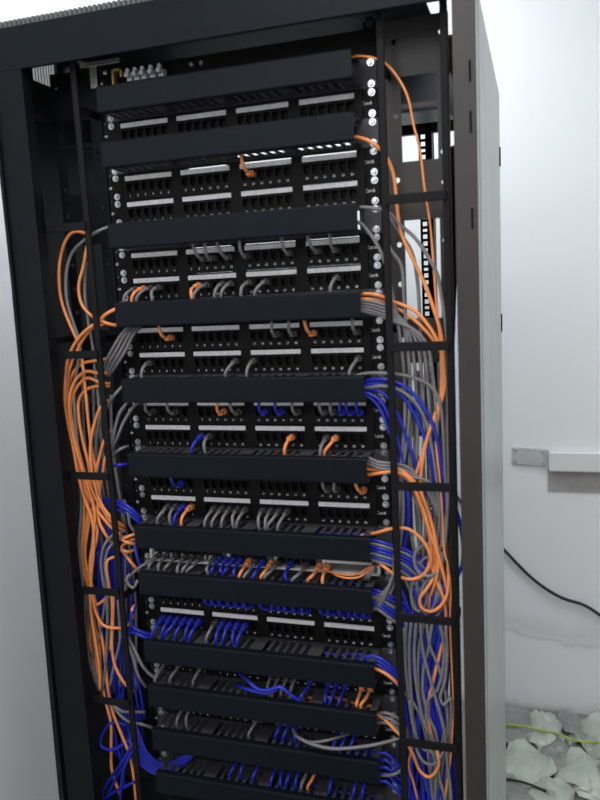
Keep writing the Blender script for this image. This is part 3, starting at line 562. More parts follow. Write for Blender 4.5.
('grey',2.9,'grey cable below the fourth right strap, hugging the front bar',None,[[263,-34,-922],[264,-34,-994],[273,-34,-1052],[286,-34,-1078],[321,-22,-1330]]),
('grey',2.9,'grey cable below the fourth right strap, bowing to the right',None,[[301,-37,-903],[306,-37,-947],[320,-37,-986],[331,-37,-1043],[328,-22,-1330]]),
('grey',2.9,'grey cable below the fourth right strap, dipping under the last strap',None,[[269,-40,-1049],[275,-44,-1092],[288,-46,-1126],[306,-44,-1137],[300,-22,-1330]]),
('grey',2.9,'pale grey cable, upper of three leaving the tenth cover on the right',None,[[95,-28,-1088],[165,-30,-1088],[205,-30,-1089],[229,-42,-1077],[245,-40,-1083],[258,-36,-1099],[266,-30,-1130],[279,-26,-1164],[300,-20,-1260]]),
('grey',2.9,'pale grey cable, middle of three leaving the tenth cover on the right',None,[[95,-28,-1088],[165,-30,-1091],[204,-30,-1097],[228,-42,-1086],[245,-40,-1093],[258,-36,-1108],[266,-30,-1137],[279,-26,-1164],[300,-20,-1260]]),
('grey',2.9,'pale grey cable, lower of three leaving the tenth cover on the right',None,[[95,-28,-1088],[165,-30,-1093],[204,-30,-1105],[228,-42,-1096],[245,-40,-1102],[257,-36,-1118],[266,-30,-1145],[279,-26,-1164],[300,-20,-1260]]),
('grey',3,'long pale grey cable sagging across the black gap beneath the tenth cover',None,[[48,-20,-1142],[66,-48,-1140],[100,-66,-1139],[134,-72,-1138],[170,-72,-1132],[207,-66,-1125],[236,-52,-1122],[256,-40,-1121],[267,-26,-1136]]),
('grey',2.6,'short pale grey cable branching up from the sagging one beneath the tenth cover',None,[[80,-56,-1143],[108,-58,-1139],[138,-50,-1132],[161,-20,-1138]]),
('grey',2.9,'pale grey cable leaving the eleventh cover on the right',None,[[95,-28,-1177],[165,-30,-1185],[202,-30,-1203],[228,-40,-1196],[244,-40,-1189],[256,-30,-1180],[267,-20,-1164]]),
('blue',3.1,'blue cable, first from the top of those leaving the ninth cover on the right',None,[[95,-28,-999],[165,-30,-993],[211,-35,-978],[230,-36,-986],[248,-32,-1005],[265,-26,-1028],[280,-18,-1064],[290,-14,-1290],[300,-14,-1420]]),
('blue',3.1,'blue cable, second from the top of those leaving the ninth cover on the right',None,[[95,-28,-999],[165,-30,-995],[211,-35,-985],[230,-36,-994],[248,-32,-1012],[265,-26,-1035],[280,-18,-1071],[296,-14,-1290],[300,-14,-1420]]),
('blue',3.1,'blue cable, third from the top of those leaving the ninth cover on the right',None,[[95,-28,-999],[165,-30,-997],[211,-35,-992],[230,-36,-1001],[248,-32,-1019],[265,-26,-1043],[280,-18,-1079],[302,-14,-1290],[300,-14,-1420]]),
('blue',3.1,'blue cable, fourth from the top of those leaving the ninth cover on the right',None,[[95,-28,-999],[165,-30,-999],[211,-35,-1000],[230,-36,-1008],[247,-32,-1027],[265,-26,-1050],[280,-18,-1086],[308,-14,-1290],[300,-14,-1420]]),
('blue',3.1,'blue cable, first from the top of those leaving the eleventh cover on the right',None,[[95,-28,-1177],[165,-30,-1172],[216,-35,-1159],[225,-36,-1157],[243,-32,-1176],[260,-26,-1200],[276,-18,-1238],[314,-14,-1290],[300,-14,-1420]]),
('blue',3.1,'blue cable, second from the top of those leaving the eleventh cover on the right',None,[[95,-28,-1177],[165,-30,-1175],[215,-35,-1172],[224,-36,-1170],[242,-32,-1189],[260,-26,-1213],[275,-18,-1251],[320,-14,-1290],[300,-14,-1420]]),
('blue',3.1,'blue cable, third from the top of those leaving the eleventh cover on the right',None,[[95,-28,-1177],[165,-30,-1180],[215,-35,-1186],[224,-36,-1184],[242,-32,-1202],[260,-26,-1227],[275,-18,-1265],[326,-14,-1290],[300,-14,-1420]]),
('blue',3.1,'blue cable, fourth from the top of those leaving the eleventh cover on the right',None,[[95,-28,-1177],[165,-30,-1184],[214,-35,-1199],[223,-36,-1197],[242,-32,-1216],[259,-26,-1240],[274,-18,-1279],[332,-14,-1290],[300,-14,-1420]]),
('blue',3.1,'blue cable, fifth from the top of those leaving the eleventh cover on the right',None,[[95,-28,-1177],[165,-30,-1188],[214,-35,-1213],[223,-36,-1211],[241,-32,-1230],[259,-26,-1254],[274,-18,-1293],[338,-14,-1290],[300,-14,-1420]]),
('blue',3.1,'one of the blue cables massed low in the right cable run','blue cables massed in the right run',[[235,-17,-880],[274,-15,-930],[272,-14,-975],[265,-15,-1020],[258,-17,-1065],[258,-19,-1110],[258,-20,-1155],[258,-18,-1200],[258,-15,-1245],[265,-14,-1290],[272,-15,-1335],[274,-17,-1380],[271,-19,-1425],[263,-20,-1470]]),
('blue',3.1,'one of the blue cables massed low in the right cable run','blue cables massed in the right run',[[279,-15,-930],[277,-14,-975],[271,-14,-1020],[262,-17,-1065],[258,-19,-1110],[258,-20,-1155],[258,-18,-1200],[261,-15,-1245],[269,-14,-1290],[277,-14,-1335],[279,-17,-1380],[276,-19,-1425],[269,-20,-1470]]),
('blue',3.1,'one of the blue cables massed low in the right cable run','blue cables massed in the right run',[[266,-22,-930],[274,-21,-975],[283,-19,-1020],[288,-16,-1065],[289,-16,-1110],[284,-18,-1155],[276,-20,-1200],[267,-22,-1245],[262,-21,-1290],[262,-19,-1335],[268,-16,-1380],[276,-16,-1425],[284,-18,-1470]]),
('blue',3.1,'one of the blue cables massed low in the right cable run','blue cables massed in the right run',[[252,-18,-806],[291,-17,-856],[286,-15,-901],[278,-16,-946],[269,-18,-991],[264,-20,-1036],[263,-21,-1081],[268,-20,-1126],[277,-17,-1171],[285,-15,-1216],[290,-16,-1261],[290,-18,-1306],[285,-20,-1351],[276,-21,-1396],[268,-19,-1441],[263,-17,-1486]]),
('blue',3.1,'one of the blue cables massed low in the right cable run','blue cables massed in the right run',[[268,-18,-895],[270,-20,-940],[278,-20,-985],[286,-17,-1030],[293,-15,-1075],[296,-14,-1120],[293,-16,-1165],[285,-18,-1210],[277,-20,-1255],[270,-20,-1300],[268,-17,-1345],[272,-15,-1390],[280,-14,-1435],[288,-16,-1480]]),
('blue',3.1,'one of the blue cables massed low in the right cable run','blue cables massed in the right run',[[303,-20,-851],[306,-18,-896],[303,-16,-941],[296,-16,-986],[288,-19,-1031],[280,-21,-1076],[278,-22,-1121],[281,-20,-1166],[288,-18,-1211],[297,-16,-1256],[304,-16,-1301],[306,-19,-1346],[302,-21,-1391],[294,-22,-1436],[286,-20,-1481]]),
('blue',3.1,'one of the blue cables massed low in the right cable run','blue cables massed in the right run',[[271,-19,-841],[284,-19,-891],[283,-21,-936],[288,-22,-981],[296,-20,-1026],[304,-17,-1071],[310,-16,-1116],[310,-16,-1161],[305,-19,-1206],[296,-21,-1251],[288,-22,-1296],[283,-20,-1341],[283,-17,-1386],[289,-16,-1431],[298,-16,-1476]]),
('blue',3.1,'one of the blue cables massed low in the right cable run','blue cables massed in the right run',[[301,-21,-880],[309,-19,-925],[313,-16,-970],[311,-15,-1015],[305,-16,-1060],[296,-19,-1105],[289,-21,-1150],[285,-21,-1195],[287,-19,-1240],[294,-16,-1285],[303,-15,-1330],[310,-16,-1375],[313,-19,-1420],[310,-21,-1465]]),
('blue',3.1,'one of the blue cables massed low in the right cable run','blue cables massed in the right run',[[303,-15,-845],[295,-17,-890],[291,-19,-935],[293,-21,-980],[300,-20,-1025],[309,-18,-1070],[316,-15,-1115],[319,-15,-1160],[317,-17,-1205],[309,-19,-1250],[301,-21,-1295],[294,-20,-1340],[291,-18,-1385],[294,-15,-1430],[302,-15,-1475]]),
('blue',3.1,'one of the blue cables massed low in the right cable run','blue cables massed in the right run',[[290,-18,-808],[308,-16,-858],[302,-18,-903],[301,-21,-948],[306,-21,-993],[314,-19,-1038],[323,-17,-1083],[328,-15,-1128],[328,-16,-1173],[323,-18,-1218],[315,-21,-1263],[306,-21,-1308],[301,-19,-1353],[302,-17,-1398],[308,-15,-1443],[316,-16,-1488]]),
('blue',3.1,'one of the blue cables massed low in the right cable run','blue cables massed in the right run',[[322,-22,-890],[330,-19,-935],[333,-17,-980],[330,-16,-1025],[323,-18,-1070],[314,-20,-1115],[307,-22,-1160],[305,-22,-1205],[308,-19,-1250],[316,-17,-1295],[324,-16,-1340],[331,-18,-1385],[333,-20,-1430],[329,-22,-1475]]),
('blue',3.1,'one of the blue cables massed low in the right cable run','blue cables massed in the right run',[[337,-17,-865],[331,-15,-910],[322,-16,-955],[314,-19,-1000],[310,-21,-1045],[311,-21,-1090],[318,-19,-1135],[326,-16,-1180],[334,-15,-1225],[338,-16,-1270],[336,-19,-1315],[329,-21,-1360],[320,-21,-1405],[313,-19,-1450],[310,-16,-1495]]),
('blue',3.1,'one of the blue cables massed low in the right cable run','blue cables massed in the right run',[[304,-19,-792],[339,-17,-842],[331,-16,-887],[322,-18,-932],[316,-20,-977],[315,-22,-1022],[319,-21,-1067],[327,-19,-1112],[336,-17,-1157],[342,-16,-1202],[342,-18,-1247],[337,-20,-1292],[329,-22,-1337],[321,-21,-1382],[315,-19,-1427],[316,-17,-1472]]),
('blue',3.1,'one of the blue cables massed low in the right cable run','blue cables massed in the right run',[[339,-20,-872],[347,-18,-917],[348,-15,-962],[348,-14,-1007],[341,-16,-1052],[333,-18,-1097],[325,-20,-1142],[322,-20,-1187],[325,-18,-1232],[332,-15,-1277],[341,-14,-1322],[348,-16,-1367],[348,-18,-1412],[347,-20,-1457]]),
('blue',3.1,'one of the blue cables massed low in the right cable run','blue cables massed in the right run',[[344,-22,-851],[348,-20,-896],[348,-18,-941],[348,-16,-986],[345,-18,-1031],[336,-20,-1076],[329,-22,-1121],[326,-22,-1166],[330,-20,-1211],[337,-18,-1256],[346,-16,-1301],[348,-18,-1346],[348,-20,-1391],[348,-22,-1436],[343,-22,-1481]]),
('blue',3.1,'one of the blue cables massed low in the right cable run','blue cables massed in the right run',[[235,-29,-880],[271,-27,-930],[264,-27,-975],[258,-29,-1020],[258,-32,-1065],[258,-32,-1110],[258,-31,-1155],[258,-28,-1200],[265,-27,-1245],[272,-27,-1290],[274,-29,-1335],[270,-32,-1380],[262,-32,-1425],[258,-31,-1470]]),
('blue',3.1,'one of the blue cables massed low in the right cable run','blue cables massed in the right run',[[279,-27,-930],[274,-27,-975],[265,-29,-1020],[258,-31,-1065],[258,-33,-1110],[258,-32,-1155],[260,-29,-1200],[268,-27,-1245],[276,-27,-1290],[280,-29,-1335],[279,-31,-1380],[272,-33,-1425],[263,-32,-1470]]),
('blue',3.1,'one of the blue cables massed low in the right cable run','blue cables massed in the right run',[[272,-28,-930],[264,-30,-975],[259,-33,-1020],[261,-33,-1065],[267,-31,-1110],[276,-29,-1155],[284,-27,-1200],[287,-28,-1245],[285,-30,-1290],[278,-33,-1335],[270,-33,-1380],[262,-31,-1425],[259,-29,-1470]]),
('blue',3.1,'one of the blue cables massed low in the right cable run','blue cables massed in the right run',[[251,-28,-835],[270,-31,-885],[278,-30,-930],[286,-28,-975],[290,-26,-1020],[288,-25,-1065],[281,-27,-1110],[272,-30,-1155],[265,-31,-1200],[262,-30,-1245],[265,-28,-1290],[272,-26,-1335],[280,-25,-1380],[288,-27,-1425],[290,-30,-1470]]),
('blue',3.1,'one of the blue cables massed low in the right cable run','blue cables massed in the right run',[[282,-31,-850],[291,-30,-895],[296,-27,-940],[296,-26,-985],[291,-26,-1030],[282,-28,-1075],[274,-31,-1120],[269,-31,-1165],[270,-30,-1210],[276,-27,-1255],[284,-26,-1300],[292,-26,-1345],[297,-28,-1390],[295,-31,-1435],[289,-31,-1480]]),
('blue',3.1,'one of the blue cables massed low in the right cable run','blue cables massed in the right run',[[278,-28,-893],[273,-31,-938],[275,-33,-983],[281,-32,-1028],[290,-29,-1073],[298,-27,-1118],[301,-27,-1163],[299,-28,-1208],[293,-31,-1253],[284,-33,-1298],[276,-32,-1343],[273,-29,-1388],[276,-27,-1433],[283,-27,-1478]]),
('blue',3.1,'one of the blue cables massed low in the right cable run','blue cables massed in the right run',[[272,-30,-791],[308,-32,-841],[311,-30,-886],[309,-28,-931],[302,-28,-976],[293,-30,-1021],[286,-32,-1066],[283,-33,-1111],[286,-32,-1156],[293,-30,-1201],[302,-28,-1246],[309,-28,-1291],[311,-30,-1336],[308,-32,-1381],[300,-33,-1426],[291,-32,-1471]]),
('blue',3.1,'one of the blue cables massed low in the right cable run','blue cables massed in the right run',[[299,-27,-864],[292,-30,-909],[290,-32,-954],[294,-33,-999],[302,-31,-1044],[311,-29,-1089],[317,-27,-1134],[318,-27,-1179],[314,-30,-1224],[305,-32,-1269],[297,-33,-1314],[291,-31,-1359],[291,-29,-1404],[296,-27,-1449],[304,-27,-1494]]),
('blue',3.1,'one of the blue cables massed low in the right cable run','blue cables massed in the right run',[[322,-29,-857],[318,-27,-902],[310,-27,-947],[302,-30,-992],[295,-32,-1037],[294,-33,-1082],[298,-32,-1127],[306,-29,-1172],[315,-27,-1217],[321,-27,-1262],[321,-30,-1307],[317,-32,-1352],[308,-33,-1397],[300,-32,-1442],[295,-29,-1487]]),
('blue',3.1,'one of the blue cables massed low in the right cable run','blue cables massed in the right run',[[287,-28,-812],[309,-25,-862],[301,-27,-907],[298,-30,-952],[301,-31,-997],[308,-30,-1042],[317,-27,-1087],[324,-25,-1132],[326,-25,-1177],[323,-27,-1222],[316,-30,-1267],[307,-31,-1312],[300,-30,-1357],[299,-27,-1402],[302,-25,-1447],[310,-25,-1492]]),
('blue',3.1,'one of the blue cables massed low in the right cable run','blue cables massed in the right run',[[331,-27,-842],[328,-25,-887],[321,-25,-932],[312,-27,-977],[306,-29,-1022],[304,-31,-1067],[307,-30,-1112],[315,-27,-1157],[324,-25,-1202],[330,-25,-1247],[331,-27,-1292],[327,-29,-1337],[319,-31,-1382],[310,-30,-1427],[305,-27,-1472]]),
('blue',3.1,'one of the blue cables massed low in the right cable run','blue cables massed in the right run',[[337,-26,-857],[329,-26,-902],[321,-27,-947],[314,-30,-992],[312,-31,-1037],[316,-31,-1082],[323,-29,-1127],[332,-26,-1172],[338,-26,-1217],[340,-27,-1262],[335,-30,-1307],[327,-32,-1352],[319,-31,-1397],[313,-29,-1442],[312,-26,-1487]]),
('blue',3.1,'one of the blue cables massed low in the right cable run','blue cables massed in the right run',[[308,-29,-802],[342,-26,-852],[334,-26,-897],[326,-28,-942],[320,-30,-987],[319,-32,-1032],[324,-31,-1077],[332,-28,-1122],[341,-26,-1167],[346,-26,-1212],[346,-28,-1257],[341,-30,-1302],[332,-32,-1347],[324,-31,-1392],[319,-28,-1437],[320,-26,-1482]]),
('blue',3.1,'one of the blue cables massed low in the right cable run','blue cables massed in the right run',[[344,-25,-880],[336,-25,-925],[327,-27,-970],[321,-30,-1015],[319,-31,-1060],[323,-30,-1105],[331,-28,-1150],[339,-25,-1195],[346,-25,-1240],[347,-27,-1285],[342,-30,-1330],[334,-31,-1375],[326,-30,-1420],[320,-28,-1465]]),
('blue',3.1,'one of the blue cables massed low in the right cable run','blue cables massed in the right run',[[339,-26,-854],[331,-27,-899],[325,-30,-944],[325,-32,-989],[330,-31,-1034],[339,-29,-1079],[347,-27,-1124],[348,-26,-1169],[348,-27,-1214],[346,-30,-1259],[337,-32,-1304],[329,-31,-1349],[325,-29,-1394],[326,-27,-1439],[332,-26,-1484]]),
('grey',2.9,'one of the grey cables hanging at the back of the right cable run','grey cables at the back of the right run',[[279,-10,-500],[283,-10,-550],[287,-10,-600],[291,-10,-650],[292,-10,-700],[292,-10,-750],[289,-10,-800],[285,-10,-850]]),
('grey',2.9,'one of the grey cables hanging at the back of the right cable run','grey cables at the back of the right run',[[296,-12,-489],[292,-12,-539],[288,-12,-589],[285,-12,-639],[285,-12,-689],[286,-12,-739],[290,-12,-789],[295,-12,-839],[298,-12,-889]]),
('grey',2.9,'one of the grey cables hanging at the back of the right cable run','grey cables at the back of the right run',[[298,-11,-471],[302,-11,-521],[306,-11,-571],[308,-11,-621],[308,-11,-671],[306,-11,-721],[302,-11,-771],[298,-11,-821],[294,-11,-871]]),
('grey',2.9,'one of the grey cables hanging at the back of the right cable run','grey cables at the back of the right run',[[315,-12,-505],[316,-12,-555],[315,-12,-605],[312,-12,-655],[308,-12,-705],[304,-12,-755],[301,-12,-805],[301,-12,-855]]),
('grey',2.9,'one of the grey cables hanging at the back of the right cable run','grey cables at the back of the right run',[[310,-14,-471],[314,-14,-521],[318,-14,-571],[322,-14,-621],[324,-14,-671],[324,-14,-721],[322,-14,-771],[318,-14,-821],[313,-14,-871]]),
('grey',2.9,'one of the grey cables hanging at the back of the right cable run','grey cables at the back of the right run',[[330,-11,-478],[332,-11,-528],[332,-11,-578],[330,-11,-628],[326,-11,-678],[322,-11,-728],[318,-11,-778],[317,-11,-828],[317,-11,-878]]),
('grey',2.9,'one of the grey cables hanging at the back of the right cable run','grey cables at the back of the right run',[[332,-11,-475],[328,-11,-525],[325,-11,-575],[325,-11,-625],[326,-11,-675],[330,-11,-725],[335,-11,-775],[338,-11,-825],[340,-11,-875]]),
('grey',2.9,'one of the grey cables hanging at the back of the right cable run','grey cables at the back of the right run',[[341,-10,-492],[337,-10,-542],[334,-10,-592],[333,-10,-642],[334,-10,-692],[337,-10,-742],[341,-10,-792],[345,-10,-842],[348,-10,-892]]),
('orange',2.9,'orange cable bowing far out left at the top of the left cable run',None,[[-283,-15,-236],[-297,-30,-229],[-308,-35,-229],[-324,-35,-242],[-341,-35,-279],[-347,-35,-320],[-345,-35,-352],[-332,-35,-393],[-321,-35,-420],[-315,-35,-448],[-313,-35,-485],[-313,-35,-522],[-313,-35,-569],[-312,-35,-616],[-308,-35,-654],[-304,-35,-686],[-302,-35,-721],[-294,-35,-750],[-287,-30,-775],[-274,-26,-797]]),
('grey',2.9,'grey cable curving beside the topmost orange one on the left',None,[[-237,-20,-222],[-257,-35,-231],[-285,-35,-244],[-312,-35,-263],[-328,-35,-294],[-334,-35,-330],[-333,-35,-357],[-324,-35,-393],[-315,-35,-430],[-324,-35,-466],[-337,-35,-512],[-341,-35,-588],[-341,-35,-664],[-347,-35,-743],[-360,-35,-813],[-360,-35,-873],[-358,-35,-924],[-364,-35,-976],[-364,-35,-1038],[-350,-35,-1100]]),
('orange',2.9,'short orange cable curving against the front bar above the first left strap',None,[[-289,-20,-248],[-285,-35,-265],[-294,-35,-293],[-306,-35,-322],[-306,-35,-349],[-300,-35,-363],[-285,-35,-378],[-268,-30,-390],[-246,-40,-394],[-236,-30,-396],[-217,-20,-392]]),
('grey',2.9,'grey cable hanging against the front bar above the first left strap',None,[[-290,-30,-282],[-300,-24,-314],[-303,-24,-349],[-300,-24,-395],[-296,-24,-437],[-296,-24,-481],[-294,-24,-524],[-296,-24,-561]]),
('orange',3.2,'orange cable folded in a V beside the left end of the fourth cover',None,[[-216,-25,-364],[-228,-48,-368],[-251,-50,-379],[-257,-50,-386],[-246,-46,-393],[-228,-30,-398]]),
('orange',3,'orange cable in the left cable run, outermost, bowing furthest left',None,[[-264,-30,-386],[-278,-44,-394],[-303,-44,-410],[-322,-44,-429],[-338,-44,-456],[-348,-44,-496],[-353,-44,-534],[-350,-44,-582],[-344,-44,-628],[-340,-44,-672],[-330,-44,-720],[-319,-44,-758],[-320,-44,-807],[-330,-44,-857],[-338,-44,-898],[-341,-44,-943],[-338,-44,-1000],[-335,-44,-1058],[-338,-44,-1104]]),
('orange',3,'orange cable in the left cable run, second of the pair crossing beneath the V fold',None,[[-265,-30,-394],[-284,-37,-400],[-304,-37,-417],[-321,-37,-439],[-340,-37,-471],[-350,-37,-508],[-353,-37,-550],[-350,-37,-597],[-344,-37,-641],[-337,-37,-679],[-324,-37,-718],[-305,-37,-748],[-282,-37,-774],[-269,-26,-793]]),
('orange',3,'orange cable in the left cable run, topmost arch beneath the first strap',None,[[-262,-25,-456],[-288,-30,-460],[-312,-30,-463],[-334,-30,-476],[-350,-30,-502],[-361,-30,-541],[-358,-30,-589],[-350,-30,-637],[-341,-30,-675],[-341,-30,-714],[-348,-30,-774],[-358,-30,-824],[-357,-30,-865],[-351,-30,-905],[-350,-30,-946],[-351,-30,-991],[-350,-30,-1050],[-351,-30,-1101]]),
('orange',3,'orange cable in the left cable run, second arch beneath the first strap',None,[[-264,-25,-483],[-277,-44,-481],[-300,-44,-477],[-324,-44,-491],[-341,-44,-522],[-346,-44,-567],[-340,-44,-614],[-333,-44,-647],[-326,-44,-677],[-315,-44,-719],[-312,-44,-748],[-321,-44,-797],[-333,-44,-848],[-334,-44,-898],[-330,-44,-942],[-317,-44,-967],[-298,-44,-971],[-280,-38,-972]]),
('orange',3,'orange cable in the left cable run, third arch beneath the first strap',None,[[-266,-25,-503],[-281,-37,-498],[-304,-37,-490],[-329,-37,-507],[-346,-37,-540],[-345,-37,-591],[-337,-37,-637],[-328,-37,-677],[-314,-37,-711],[-298,-37,-740],[-277,-37,-766],[-264,-26,-781]]),
('orange',3,'orange cable in the left cable run, lowest arch, running down to the bottom',None,[[-267,-25,-507],[-287,-30,-506],[-315,-30,-513],[-332,-30,-532],[-336,-30,-570],[-331,-30,-617],[-324,-30,-661],[-327,-30,-704],[-340,-30,-764],[-353,-30,-820],[-353,-30,-868],[-346,-30,-909],[-347,-30,-956],[-340,-30,-1017],[-342,-30,-1080],[-337,-30,-1137],[-330,-30,-1179],[-335,-30,-1236],[-338,-30,-1285],[-323,-30,-1342]]),
('orange',3,'orange cable in the left cable run, short arch reaching behind the front bar',None,[[-277,-20,-534],[-278,-44,-543],[-293,-44,-571],[-305,-44,-604],[-310,-44,-652],[-304,-44,-699],[-291,-44,-734],[-270,-44,-756],[-261,-26,-775]]),
('orange',3,'orange cable in the left cable run, joining from behind the bar above the second strap',None,[[-278,-20,-590],[-282,-37,-608],[-294,-37,-636],[-306,-37,-671],[-306,-37,-711],[-309,-37,-760],[-297,-37,-788],[-292,-24,-810],[-266,-30,-823],[-249,-36,-839],[-237,-24,-864]]),
('orange',3,'orange cable in the left cable run, shortest, just above the second strap',None,[[-278,-20,-628],[-286,-30,-639],[-295,-30,-668],[-308,-30,-707],[-332,-30,-753],[-353,-30,-804],[-361,-30,-855],[-352,-30,-901],[-348,-30,-941]]),
('orange',3,'orange cable on the left, weaving down past the third strap',None,[[-332,-38,-679],[-329,-38,-731],[-314,-38,-779],[-332,-38,-840],[-346,-38,-891],[-337,-38,-931],[-314,-38,-919],[-294,-38,-901],[-298,-38,-958],[-306,-38,-1020],[-301,-38,-1057],[-284,-38,-1088],[-274,-26,-1110]]),
('orange',3,'orange cable on the left, running on to the bottom of the left run',None,[[-322,-33,-680],[-321,-33,-732],[-338,-33,-782],[-350,-33,-839],[-341,-33,-893],[-335,-33,-947],[-328,-33,-1025],[-327,-33,-1109],[-321,-33,-1155],[-307,-33,-1198],[-295,-33,-1232],[-288,-33,-1274],[-287,-33,-1344]]),
('orange',3,'orange cable on the left, outer strand between the second and fourth straps',None,[[-348,-28,-682],[-346,-28,-725],[-357,-28,-785],[-363,-28,-846],[-356,-28,-906],[-351,-28,-957],[-361,-28,-1010],[-353,-28,-1068],[-346,-28,-1110]]),
('orange',3,'orange cable on the left, short strand right of the third strap',None,[[-283,-24,-834],[-297,-38,-837],[-300,-38,-887],[-296,-38,-917],[-301,-38,-968],[-309,-38,-1020]]),
('orange',3,'orange cable on the left, tiny loop beside the bar under the third strap',None,[[-256,-20,-930],[-251,-44,-931],[-252,-44,-947],[-271,-30,-971]]),
('orange',3,'orange cable on the left, upper zigzag at the left end of the seventh cover',None,[[-229,-24,-785],[-240,-46,-784],[-256,-48,-792],[-240,-48,-797],[-236,-24,-809]]),
('orange',3,'orange cable on the left, lower zigzag at the left end of the seventh cover',None,[[-234,-24,-795],[-249,-40,-798],[-264,-42,-810],[-252,-42,-817],[-241,-24,-817]]),
('grey',2.9,'grey cable on the left, long diagonal one above the sixth panel',None,[[-204,-20,-538],[-213,-30,-540],[-232,-42,-567],[-252,-44,-604],[-281,-30,-636]]),
('grey',2.9,'grey cable on the left, short diagonal one beside the fifth cover',None,[[-234,-20,-519],[-231,-30,-536],[-239,-44,-552],[-250,-44,-576],[-261,-44,-608],[-294,-25,-646]]),
('grey',2.9,'grey cable on the left, short stub under the orange hook',None,[[-238,-25,-506],[-242,-44,-516],[-260,-40,-534],[-290,-25,-570]]),
('grey',2.9,'grey cable on the left, hanging behind the orange arches',None,[[-279,-25,-505],[-287,-25,-542],[-301,-25,-589],[-313,-25,-647],[-311,-25,-705],[-305,-25,-754]]),
('grey',2.9,'grey cable on the left, thick strand left of the bar under the seventh cover',None,[[-260,-25,-781],[-282,-30,-788],[-293,-44,-800],[-307,-44,-832],[-308,-44,-876],[-306,-40,-917],[-317,-36,-1002],[-332,-36,-1086],[-346,-30,-1123]]),
('grey',2.9,'grey cable on the left, second strand left of the bar under the seventh cover',None,[[-261,-25,-793],[-281,-30,-802],[-291,-40,-813],[-302,-40,-841],[-303,-40,-887],[-317,-36,-940],[-337,-36,-1004],[-355,-36,-1047],[-343,-36,-1105]]),
('grey',2.9,'grey cable on the left, outermost strand left of the orange ones',None,[[-338,-30,-689],[-348,-30,-734],[-360,-30,-804],[-362,-30,-865],[-356,-30,-936],[-364,-30,-1009],[-365,-30,-1062],[-350,-30,-1113]]),
('grey',2.9,'grey cable on the left, strand against the bar under the third strap',None,[[-284,-36,-917],[-288,-36,-999],[-304,-36,-1046],[-320,-36,-1098]]),
('grey',2.9,'grey cable on the left, bowing right under the fourth strap, upper',None,[[-327,-36,-1124],[-315,-36,-1139],[-298,-36,-1148],[-271,-44,-1141],[-253,-26,-1150]]),
('grey',2.9,'grey cable on the left, bowing right under the fourth strap, lower',None,[[-319,-36,-1136],[-303,-36,-1157],[-282,-36,-1169],[-255,-44,-1164],[-239,-26,-1181]]),
('grey',2.9,'grey cable on the left, stub above the orange zigzag',None,[[-262,-20,-724],[-243,-40,-740],[-243,-38,-766],[-235,-26,-789]]),
('grey',2.9,'grey cable on the left, left one of three beside the tenth cover',None,[[-282,-25,-1003],[-259,-44,-1022],[-249,-46,-1061],[-244,-30,-1094]]),
('grey',2.9,'grey cable on the left, middle one of three beside the tenth cover',None,[[-276,-25,-995],[-253,-40,-1018],[-237,-42,-1047],[-224,-28,-1074]]),
('grey',2.9,'grey cable on the left, right one of three beside the tenth cover',None,[[-274,-25,-1013],[-248,-36,-1040],[-228,-38,-1061],[-209,-28,-1076]]),
('grey',2.9,'grey cable on the left, stub above the blue end at the sixth cover',None,[[-240,-25,-619],[-244,-44,-620],[-271,-30,-637]]),
('grey',2.9,'grey cable on the left, pale one ending at the white switch',None,[[-202,-24,-829],[-210,-40,-835],[-228,-44,-846],[-251,-40,-865],[-271,-30,-883]]),
('grey',2.9,'grey cable on the left, small curl beside the eighth cover',None,[[-251,-40,-861],[-256,-46,-871],[-243,-46,-886],[-235,-40,-872]]),
('grey',2.9,'grey cable, leftmost of four hanging from the left end of the fourth cover',None,[[-216,-24,-399],[-224,-40,-412],[-240,-44,-434],[-261,-40,-461],[-279,-26,-488]]),
('grey',2.9,'grey cable, second of four hanging from the left end of the fourth cover',None,[[-208,-24,-400],[-216,-40,-412],[-232,-44,-436],[-254,-40,-463],[-275,-26,-488]]),
('grey',2.9,'grey cable, third of four hanging from the left end of the fourth cover',None,[[-200,-24,-400],[-208,-40,-413],[-224,-44,-438],[-247,-40,-465],[-271,-26,-488]]),
('grey',2.9,'grey cable, rightmost of four hanging from the left end of the fourth cover',None,[[-192,-24,-400],[-200,-40,-413],[-216,-44,-440],[-240,-40,-467],[-266,-26,-488]]),
('blue',3.2,'blue cable on the left, thick one entering the seventh cover, upper',None,[[-224,-26,-767],[-233,-40,-744],[-252,-42,-730],[-282,-30,-728],[-312,-24,-731],[-343,-20,-751]]),
('blue',3.2,'blue cable on the left, second one entering the seventh cover',None,[[-224,-26,-759],[-233,-36,-739],[-251,-38,-726],[-280,-28,-722],[-310,-22,-725]]),
('blue',3.2,'blue cable on the left, third one entering the seventh cover and dropping behind',None,[[-221,-26,-773],[-232,-36,-754],[-253,-38,-741],[-282,-28,-738],[-312,-22,-739],[-333,-18,-767],[-342,-18,-818],[-340,-18,-858]]),
('blue',3.2,'blue cable on the left, stub at the left end of the sixth cover',None,[[-244,-25,-653],[-249,-44,-650],[-272,-30,-656]]),
('blue',3.2,'blue cable on the left, short one beside the white switch',None,[[-242,-30,-798],[-231,-44,-815],[-226,-42,-841],[-216,-28,-865]]),
('blue',3.2,'blue cable on the left, hooked over the bar beside the blue row',None,[[-219,-26,-988],[-235,-42,-974],[-252,-46,-962],[-250,-46,-934],[-248,-30,-929]]),
('blue',3.2,'blue cable on the left, crossing the bar under the blue row',None,[[-216,-26,-996],[-232,-40,-985],[-254,-42,-976],[-287,-30,-1002],[-308,-22,-1070]]),
('blue',3.2,'blue cable on the left, rounded loop left of the two lowest orange strands',None,[[-298,-20,-1187],[-327,-30,-1179],[-349,-36,-1206],[-351,-40,-1228],[-326,-40,-1232],[-295,-30,-1215]]),
